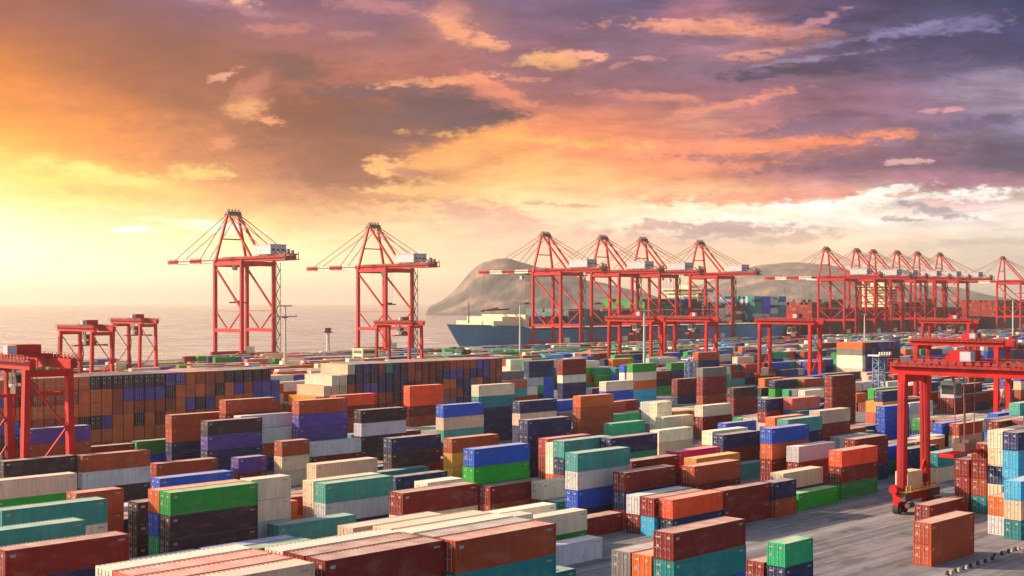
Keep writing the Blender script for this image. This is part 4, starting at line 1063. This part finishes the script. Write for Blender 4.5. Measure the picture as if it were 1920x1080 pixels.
# ------------------------------------------------------------------ yard gantry cranes on tyres
def make_rtg(span, brace, hoist_y, drop, H=24.0):
    t = link('yard_crane', None); r = M['crane_red']; hs = span / 2.0
    for sx in (-1, 1):
        for sy in (-1, 1):
            mb = MB(); mb.beam((sx * 4.0, sy * hs, 2.6), (sx * 3.6, sy * hs, H - 1.6), 1.05, 1.25)
            part('leg', mb, r, t)
    for sy in (-1, 1):
        mb = MB(); mb.box(-5.8, 5.8, sy * hs - 0.6, sy * hs + 0.6, 1.9, 3.4)
        for sx in (-1, 1): mb.box(sx * 4.5 - 1.5, sx * 4.5 + 1.5, sy * hs - 0.4, sy * hs + 0.4, 1.2, 1.9)
        s = part('sill_beam', mb, r, t)
        for sx in (-1, 1):
            for k in (-1, 1):
                w = MB(); x = sx * 4.5 + k * 0.95
                w.tube((x, sy * hs - 0.45, 0.82), (x, sy * hs + 0.45, 0.82), 0.82, n=18)
                wh = part('wheel', w, M['rubber'], s)
                w = MB(); w.tube((x, sy * hs - 0.49, 0.82), (x, sy * hs + 0.49, 0.82), 0.40, n=12); part('rim', w, r, wh)
        mb = MB(); mb.box(-3.0, 3.0, sy * hs - 0.45, sy * hs + 0.45, H - 2.9, H - 1.7); part('end_beam', mb, r, t)
        if brace:
            mb = MB(); mb.beam((-3.3, sy * hs, H - 3), (3.2, sy * hs, H * 0.52), 0.28); mb.beam((3.2, sy * hs, H * 0.52), (-3.6, sy * hs, 4), 0.34); part('brace', mb, r, t)
    for sx in (-1, 1):
        mb = MB(); mb.box(sx * 3.5 - 0.55, sx * 3.5 + 0.55, -hs - 2.0, hs + 2.0, H - 1.6, H); part('girder', mb, r, t)
        mb = MB(); x = sx * 4.9
        wk = MB(); wk.box(min(x, sx * 4.1), max(x, sx * 4.1), -hs - 2.0, hs + 2.0, H - 0.35, H - 0.27)
        for k in range(22): wk.box(min(sx * 4.07, sx * 4.12), max(sx * 4.07, sx * 4.12), -hs - 1.7 + (span + 3.6) * k / 22, -hs - 1.7 + (span + 3.6) * (k + 0.62) / 22, H + 0.02, H + 0.62)
        part('walkway', wk, M['crane_dark'], t)
        n = 18
        for k in range(n + 1):
            y = -hs - 1.9 + (span + 3.8) * k / n
            mb.beam((x, y, H - 0.3), (x, y, H + 0.85), 0.09)
            mb.beam((sx * 3.5, y, H), (sx * 3.5, y, H + 0.25), 0.5, 0.5)
        for z in (H + 0.3, H + 0.85): mb.beam((x, -hs - 1.9, z), (x, hs + 1.9, z), 0.08)
        part('handrail', mb, r, t)
    mb = MB(); mb.box(-3.9, 3.9, hoist_y - 2.4, hoist_y + 2.4, H + 0.1, H + 0.7); mb.box(-2.2, 2.2, hoist_y - 1.6, hoist_y + 1.4, H + 0.7, H + 2.3)
    mb.tube((-1.6, hoist_y + 1.9, H + 1.1), (1.6, hoist_y + 1.9, H + 1.1), 0.55)
    tr = part('trolley', mb, r, t)
    mb = MB(); mb.box(-4.2, -2.6, hoist_y - 2.9, hoist_y - 1.2, H + 0.7, H + 2.2); part('hoist_motor', mb, M['house'], tr)
    mb = MB(); mb.box(-1.2, 1.2, hoist_y + 1.0, hoist_y + 3.4, H - 5.2, H - 2.6); cab = part('operator_cab', mb, M['house'], tr)
    mb = MB(); mb.box(-1.25, -1.2, hoist_y + 1.2, hoist_y + 3.2, H - 4.6, H - 3.2); mb.box(-1.0, 1.0, hoist_y + 0.94, hoist_y + 1.0, H - 4.8, H - 3.0); part('window', mb, M['glass'], cab)
    mb = MB()
    for sx in (-1, 1):
        mb.beam((sx * 1.0, hoist_y + 1.4, H), (sx * 1.0, hoist_y + 1.4, H - 2.6), 0.25)
        for sy in (-1, 1): mb.beam((sx * 2.0, hoist_y + sy * 0.8, H), (sx * 1.6, hoist_y + sy * 0.7, H - drop), 0.12)
    part('rope', mb, M['cable'], tr)
    sp = MB(); z = H - drop
    sp.box(-6.05, 6.05, hoist_y - 0.75, hoist_y - 0.35, z - 0.6, z - 0.15); sp.box(-6.05, 6.05, hoist_y + 0.35, hoist_y + 0.75, z - 0.6, z - 0.15)
    sp.box(-6.25, -5.8, hoist_y - 1.2, hoist_y + 1.2, z - 0.75, z - 0.1); sp.box(5.8, 6.25, hoist_y - 1.2, hoist_y + 1.2, z - 0.75, z - 0.1)
    part('spreader', sp, r, tr)
    mb = MB(); mb.box(-2.0, 2.0, hoist_y - 1.0, hoist_y + 1.0, z - 0.1, z + 1.2); mb.box(-1.2, 1.2, hoist_y - 1.3, hoist_y + 1.3, z + 1.2, z + 1.7); part('head_block', mb, M['crane_dark'], tr)
    mb = MB(); mb.box(-2.5, 2.5, hs - 0.2, hs + 1.9, 3.45, 6.3); mb.box(-2.0, 2.0, hs + 0.65, hs + 1.7, 2.0, 3.45); e = part('engine_box', mb, M['cream'], t)
    mb = MB(); mb.tube((-6.5, hs + 0.2, 3.9), (-6.3, hs + 0.2, 3.9), 0.72, 0.72, 18); mb.tube((-6.3, hs + 0.2, 3.9), (-5.9, hs + 0.2, 3.9), 0.5, 0.5, 16); mb.tube((-5.9, hs + 0.2, 3.9), (-5.7, hs + 0.2, 3.9), 0.72, 0.72, 18); mb.tube((-5.6, hs + 0.2, 3.9), (-2.4, hs + 0.2, 3.9), 0.25); part('cable_reel', mb, r, e)
    mb = MB(); mb.box(-1.6, 1.6, -hs - 1.8, -hs - 0.55, 2.2, 4.4); part('electrical_cabinet', mb, M['house'], t)
    for sx in (-1, 1):
        mb = MB()
        for k in range(46): mb.beam((sx * 4.0 - 0.72, -hs * -1 - 0.25, 3.4 + k * 0.38), (sx * 4.0 - 0.72, hs + 0.25, 3.4 + k * 0.38), 0.05)
        for q in (-0.25, 0.25): mb.beam((sx * 4.0 - 0.72, hs + q, 3.3), (sx * 3.7 - 0.72, hs + q, 21), 0.07)
        part('rung_ladder', mb, M['crane_dark'], t)
        mb = MB(); mb.box(sx * 4.6 - 1.2, sx * 4.6 + 1.2, hs - 1.55, hs - 0.62, 2.1, 3.3); mb.tube((sx * 4.6 - 0.9, hs - 1.7, 1.5), (sx * 4.6 + 0.9, hs - 1.7, 1.5), 0.42, n=12)
        part('drive_motor', mb, M['crane_dark'], t)
        mb = MB()
        mb.beam((sx * 3.95, hs, 8.6), (sx * 0.6, hs, 3.5), 0.34)
        part('knee_brace', mb, r, t)
    mb = MB()
    for k in range(9):
        x = -5.6 + k * 1.4; mb.beam((x, hs - 1.6, 3.4), (x, hs - 1.6, 4.5), 0.07)
    for z in (3.95, 4.5): mb.beam((-5.6, hs - 1.6, z), (5.6, hs - 1.6, z), 0.07)
    mb.box(-5.7, 5.7, hs - 1.7, hs - 0.6, 3.42, 3.5)
    part('service_platform', mb, M['yellow'], t)
    mb = MB()
    for k in range(5):
        z = 3 + k * 3.9
        mb.beam((4.9, hs + 0.8 - (k % 2) * 1.0, z), (4.9, hs - 0.2 + (k % 2) * 1.0, z + 3.9), 0.4, 0.12)
    part('ladder', mb, r, t)
    return t
GR = 'yard gantry cranes on tyres'
def put(o, u, v, lab, zs=1.0):
    o.location = P(u, v, 0); o.rotation_euler = (0, 0, PHI); o.scale = (1, 1, zs); tag(o, lab, 'yard crane', GR)
put(make_rtg(26.0, False, 4.5, 13.2, 23.6), 191.4, 85.7, 'big red tyre gantry crane nearest the camera at right, legs on the grey road')
base = make_rtg(23.5, True, -3.0, 6.0, 24.5)
put(base, 344, 163, 'red gantry crane directly behind the biggest one at the right edge', 0.93)
put(dup(base, (0, 0, 0)), 95.6, 213.8, 'sunlit red gantry crane cut by the left edge, with thin V braces', 0.98)
for u, v, zs, lab in ((214, 423, 1.02, 'sunlit gantry crane behind the left wall, the lower left one of that pair'),
                      (281, 511, 1.06, 'sunlit gantry crane behind the left wall, the taller right one of that pair'),
                      (389, 460, 1.0, 'orange red gantry crane under the second quay crane, above the stepped wall'),
                      (436, 356, 1.10, 'red gantry crane in front of the blue ship, just left of the pale mast'),
                      (476, 356, 1.08, 'red gantry crane in front of the blue ship, just right of the pale mast'),
                      (444.5, 283, 1.08, 'red gantry crane in the right middle distance, left of the pale layered stack'),
                      (594, 288, 1.02, 'small red gantry crane in the distance above the two big ones at right')):
    put(dup(base, (0, 0, 0)), u, v, lab, zs)

# ------------------------------------------------------------------ light masts and towers
def make_mast(h, arms):
    t = link('light_mast', None)
    mb = MB(); mb.tube((0, 0, 0.8), (0, 0, h), 0.62, 0.32, 12); part('pole', mb, M['mast'], t)
    mb = MB(); mb.tube((0, 0, 0), (0, 0, 0.8), 1.5, 1.3, 12); part('base', mb, M['concrete'], t)
    for z, w in arms:
        mb = MB(); mb.box(-w, w, -0.2, 0.2, z - 0.15, z + 0.15)
        if w > 3: mb.box(-1.0, 1.0, -0.8, 0.8, z - 0.5, z - 0.15)
        hd = part('crossarm', mb, M['crane_dark'], t)
        mb = MB()
        for k in range(5):
            x = -w + 0.4 + k * (2 * w - 0.8) / 4; mb.box(x - 0.35, x + 0.35, -0.65, -0.2, z - 0.05, z + 0.45)
        part('floodlight', mb, M['steel'], hd)
    return t
for u, v, h, arms, lab in ((278, 394, 32.3, ((32.1, 2.6), (28.2, 4.4)), 'tall light mast with two crossarms between the left quay cranes'),
                           (353, 284, 30.5, ((30.3, 2.4),), 'tall pale light mast rising from the middle of the yard'),
                           (508, 497, 33.0, ((32.8, 2.4),), 'thin light mast in front of the blue bow'),
                           (814, 457, 25.5, ((25.3, 2.2),), 'thin white light mast right of centre before the dark ship'),
                           (888, 383, 36.0, ((35.8, 2.2),), 'thin pale light mast near the right edge')):
    o = make_mast(h, arms); o.location = P(u, v, 0); o.rotation_euler = (0, 0, 0.15)
    tag(o, lab, 'light mast', 'floodlight masts in the yard')
t = link('lattice_tower', None)
def make_lattice(h, w):
    t = link('lattice_tower', None)
    mb = MB()
    n = max(4, int(h / 1.8))
    for sx in (-1, 1):
        for sy in (-1, 1): mb.beam((sx * w, sy * w, 0), (sx * w, sy * w, h), 0.26)
    part('column', mb, M['lattice'], t)
    mb = MB()
    for k in range(n):
        z0 = h * k / n; z1 = h * (k + 1) / n; s = 1 if k % 2 else -1
        for q in (-1, 1):
            mb.beam((-s * w, q * w, z0), (s * w, q * w, z1), 0.16); mb.beam((q * w, -s * w, z0), (q * w, s * w, z1), 0.16)
            mb.beam((-w, q * w, z1), (w, q * w, z1), 0.18); mb.beam((q * w, -w, z1), (q * w, w, z1), 0.18)
    part('bracing', mb, M['lattice'], t)
    mb = MB(); mb.box(-w * 1.9, w * 1.9, -w * 1.9, w * 1.9, h, h + 0.35)
    for k in range(5): mb.box(-w * 1.9 + k * w * 0.85, -w * 1.9 + k * w * 0.85 + 0.5, -w * 1.9 - 0.4, -w * 1.9, h + 0.35, h + 1.2)
    part('platform', mb, M['mast'], t)
    return t
bpy.data.objects.remove(t)
for u, v, h, lab in ((317.6, 174, 18.8, 'blue lattice tower left of the big red gantry crane'), (375, 281, 12.6, 'short blue lattice tower in the middle of the yard')):
    o = make_lattice(h, 1.1); o.location = P(u, v, 0); o.rotation_euler = (0, 0, 0.5); tag(o, lab, 'lattice tower')
t = link('harbour_beacon', None); t.location = P(452, 598, 0); tag(t, 'dark stubby beacon tower on the quay between the left cranes', 'beacon')
mb = MB(); mb.tube((0, 0, 0), (0, 0, 16), 1.2, 0.9, 12); part('shaft', mb, M['mast'], t)
mb = MB(); mb.box(-2.4, 2.4, -2.4, 2.4, 16, 16.5); mb.box(-1.5, 1.5, -1.5, 1.5, 16.5, 18.8); part('lantern_room', mb, M['crane_dark'], t)

# row of kerb blocks at lower right
for k in range(22):
    mb = MB(); mb.box(-0.28, 0.28, -0.18, 0.18, 0, 0.12); mb.box(-0.2, 0.2, -0.12, 0.12, 0.12, 0.42 if k % 2 else 0.5)
    o = part('kerb_block', mb, M['concrete'] if k % 2 else M['kerb_black'], None)
    o.location = P(148.5 + k * 1.05, 72.2 if k < 14 else 72.8, 0.02); o.rotation_euler = (0, 0, PHI)
    tag(o, '%s kerb block, %s from left in the lower right row' % ('pale' if k % 2 else 'black', WALLORD[k // 2]), 'kerb block', 'kerb blocks in the row at lower right')

# small office and tree beside the second quay crane
t = link('quay_office', None); t.location = P(405, 505, 0); t.rotation_euler = (0, 0, PHI); tag(t, 'small cream office block at the foot of the second quay crane', 'office')
mb = MB(); mb.box(-5, 5, -4, 4, 0, 10); mb.box(-5.3, 5.3, -4.3, 4.3, 10, 10.5); w_ = part('wall', mb, M['cream'], t)
for z in (2, 5.0, 8.0):
    for x0_, x1_, y0_, y1_ in ((-4.2, 4.2, -4.06, -4.0), (-5.06, -5.0, -3.2, 3.2)):
        mb = MB(); mb.box(x0_, x1_, y0_, y1_, z, z + 1.5); part('window', mb, M['glass'], w_)
t = link('broadleaf_tree', None); t.scale = (0.75, 0.75, 0.62); t.location = P(452, 481, 0); tag(t, 'small green tree between the yard crane legs above the stepped wall', 'tree')
mb = MB(); mb.tube((0, 0, 0), (0, 0, 9), 0.4, 0.2, 8)
for a in range(5): mb.tube((0, 0, 7 + a * 0.4), (2.2 * math.cos(a * 1.3), 2.2 * math.sin(a * 1.3), 11), 0.16, 0.06, 6)
part('trunk', mb, M['bark'], t)
tr_ = random.Random(4); mb = MB()
for k in range(1500):
    d = Vector((tr_.gauss(0, 1), tr_.gauss(0, 1), tr_.gauss(0, 1))).normalized() * (tr_.random() ** 0.4)
    p = Vector((d.x * 4.2, d.y * 4.2, 12.0 + d.z * 3.2)) + Vector((math.sin(d.x * 5), math.cos(d.y * 6), math.sin(d.z * 7))) * 0.5
    s = tr_.uniform(0.2, 0.45); a = Vector((tr_.gauss(0, 1), tr_.gauss(0, 1), tr_.gauss(0, 1))).normalized(); b = a.cross(Vector((0.3, 0.5, 0.8))).normalized()
    mb.quad(p - a * s - b * s, p + a * s - b * s, p + a * s + b * s, p - a * s + b * s)
part('crown', mb, M['leaf'], t)

# ------------------------------------------------------------------ ships
def hull_mesh(name, L, B, dz, bow, mat):
    # local x from bow (0) to stern (L); y across
    st = []
    for x, w, top, wl in ((-14, 0.02, bow, 0.0), (-6, 0.28, bow, 0.02), (6, 0.62, bow - 0.3, 0.22), (20, 0.88, bow - 0.8, 0.55), (38, 0.98, bow - 1.6, 0.84), (55, 1.0, dz, 0.97), (70, 1.0, dz, 1.0), (L * 0.5, 1.0, dz, 1.0), (L - 30, 1.0, dz, 0.96), (L, 0.9, dz, 0.6)):
        st.append((x, w, top, wl))
    V = []; F = []; m = []
    rows = 6
    for x, w, top, wl in st:
        for k in range(rows):
            t = k / (rows - 1); z = -3.6 + (top + 3.6) * t
            ww = wl + (w - wl) * (t ** 1.3)
            xx = x + (1 - t) * (16 if x < 0 else 8 if x < 25 else 0)
            V.append((xx, -ww * B / 2, z))
        for k in range(rows):
            t = (rows - 1 - k) / (rows - 1); z = -3.6 + (top + 3.6) * t
            ww = wl + (w - wl) * (t ** 1.3)
            xx = x + (1 - t) * (16 if x < 0 else 8 if x < 25 else 0)
            V.append((xx, ww * B / 2, z))
    R2 = rows * 2
    for i in range(len(st) - 1):
        for k in range(R2 - 1):
            a = i * R2 + k; F.append((a, a + R2, a + R2 + 1, a + 1)); m.append(0 if k != rows - 1 else 1)
    F.append(tuple(range(R2))); m.append(0); e = (len(st) - 1) * R2; F.append(tuple(e + k for k in reversed(range(R2)))); m.append(0)
    me = bpy.data.meshes.new(name); me.from_pydata(V, [], F); me.materials.append(mat); me.materials.append(M['deck'])
    me.polygons.foreach_set('material_index', m); me.update()
    return me
def bridge(t, x, w, z0, z1, mat):
    mb = MB(); mb.box(x, x + w, -17, 17, z0, z1 - 4); mb.box(x - 1, x + w + 1, -22, 22, z1 - 4, z1)
    mb.box(x + 2, x + w - 2, -8, 8, z1, z1 + 3)
    b = part('bridge_tower', mb, mat, t)
    z = z0 + 1.2
    while z < z1 - 5:
        mb = MB(); mb.box(x + 0.8, x + w - 0.8, -17.06, -17.0, z, z + 0.9); part('window', mb, M['glass'], b)
        mb = MB(); mb.box(x - 0.06, x, -15.5, 15.5, z, z + 0.9); part('window', mb, M['glass'], b)
        z += 3.0
    mb = MB(); mb.box(x - 1.06, x - 1.0, -21, 21, z1 - 2.6, z1 - 1.2); part('window', mb, M['glass'], b)
    mb = MB(); mb.box(x - 0.5, x + w + 0.5, -22.06, -22.0, z1 - 2.6, z1 - 1.2); part('window', mb, M['glass'], b)
    mb = MB(); mb.tube((x + w / 2, 0, z1 + 3), (x + w / 2, 0, z1 + 11), 0.5, 0.25, 8); mb.box(x + w / 2 - 0.4, x + w / 2 + 0.4, -3.5, 3.5, z1 + 7.5, z1 + 8.1); part('radar_mast', mb, M['cream'], b)
deckbox = MB()
def deck_stacks(u0, u1, vc, dz, prof, pal, seed):
    r = random.Random(seed); u = u0
    while u < u1:
        t = (u - u0) / (u1 - u0); n0 = prof(t); main = r.choice(pal)
        if n0 > 0:
            v = vc - 22.5
            while v < vc + 22.0:
                n = max(1, n0 + r.choice([-1, 0, 0, 0]))
                for k in range(n):
                    c = PAL[main if r.random() < 0.6 else r.choice(pal)]; kk = r.uniform(0.8, 1.15)
                    deckbox.box(u, u + 12.19, v, v + CW, dz + k * 2.7, dz + k * 2.7 + 2.66, 0, tuple(q * kk for q in c), 1)
                v += 2.55
        u += 13.4
# ship 1
V1 = 690.0
s1 = link('container_ship', None); s1.location = P(643, V1, 0); s1.rotation_euler = (0, 0, PHI)
tag(s1, 'long blue container ship moored behind the cranes, its bow at centre', 'container ship', 'container ships moored at the quay')
link('hull', hull_mesh('hull', 402, 49, 13.0, 17.6, M['hull_blue']), s1)
mb = MB(); mb.box(14, 46, -20, 20, 16.0, 20.0); mb.box(24, 46, -19, 19, 20.0, 23.0); mb.box(44, 48, -23.5, 23.5, 13, 24.5); part('forecastle_block', mb, M['cream'], s1)
mb = MB(); mb.tube((8, 0, 18), (8, 0, 34), 0.6, 0.3, 8); mb.beam((20, -6, 27.6), (44, -6, 28.6), 1.2); mb.beam((26, 6, 27.0), (44, 6, 29.2), 1.4); part('foremast', mb, M['crane_dark'], s1)
bridge(s1, 268, 15, 15, 46, M['cream'])
mb = MB(); mb.box(330, 342, -9, 9, 15, 37); part('funnel', mb, M['hull_blue'], s1)
deck_stacks(696, 905, V1, 15.2, lambda t: 3 if t < 0.15 else 5 if t < 0.6 else 8, 'nnTTrrbdkkgB', 1)
deck_stacks(931, 965, V1, 15.2, lambda t: 7, 'ssTkrw', 2)
deck_stacks(990, 1034, V1, 15.2, lambda t: 9, 'TTssnBk', 3)
# ship 2
s2 = link('container_ship', None); s2.location = P(1072, V1, 0); s2.rotation_euler = (0, 0, PHI)
tag(s2, 'dark container ship with maroon stacks behind the crowded right-hand cranes', 'container ship', 'container ships moored at the quay')
link('hull', hull_mesh('hull', 360, 49, 15.0, 18.0, M['hull_dark']), s2)
bridge(s2, 182, 14, 15, 52, M['cream'])
mb = MB(); mb.box(280, 292, -9, 9, 15, 38); part('funnel', mb, M['hull_dark'], s2)
deck_stacks(1088, 1120, V1, 15.2, lambda t: 7, 'brrbd', 4)
deck_stacks(1122, 1145, V1, 15.2, lambda t: 8, 'nTkd', 5)
deck_stacks(1150, 1240, V1, 15.2, lambda t: 5, 'ddrrnmrk', 6)
deck_stacks(1264, 1400, V1, 15.2, lambda t: 7 if t < 0.5 else 5, 'ddrrnmrkd', 7)
# ship 3
s3 = link('container_ship', None); s3.location = P(1455, V1, 0); s3.rotation_euler = (0, 0, PHI)
tag(s3, 'container ship piled with orange containers behind the crane at the right edge', 'container ship', 'container ships moored at the quay')
link('hull', hull_mesh('hull', 300, 46, 15.0, 18.0, M['hull_dark']), s3)
bridge(s3, 200, 14, 15, 48, M['house'])
deck_stacks(1500, 1650, V1, 15.2, lambda t: 8, 'brrbd', 8)
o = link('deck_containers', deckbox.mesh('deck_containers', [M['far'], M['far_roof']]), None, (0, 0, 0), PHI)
tag(o, 'containers piled on the decks of the moored ships', 'containers', None, 'stuff')
HAZE = True
if HAZE:
    mb = MB(); mb.box(-14600, 14600, -3500, 30600, -4.6, 300)
    hm = bpy.data.materials.new('sea_haze'); hm.use_nodes = True; nt = hm.node_tree; nt.nodes.clear()
    pv = nt.nodes.new('ShaderNodeVolumePrincipled'); pv.inputs['Color'].default_value = (1.0, 0.90, 0.80, 1)
    pv.inputs['Density'].default_value = 0.00008; pv.inputs['Anisotropy'].default_value = 0.42
    ou = nt.nodes.new('ShaderNodeOutputMaterial'); nt.links.new(pv.outputs[0], ou.inputs['Volume'])
    tag(part('haze', mb, hm, None), None, None, None, 'stuff')
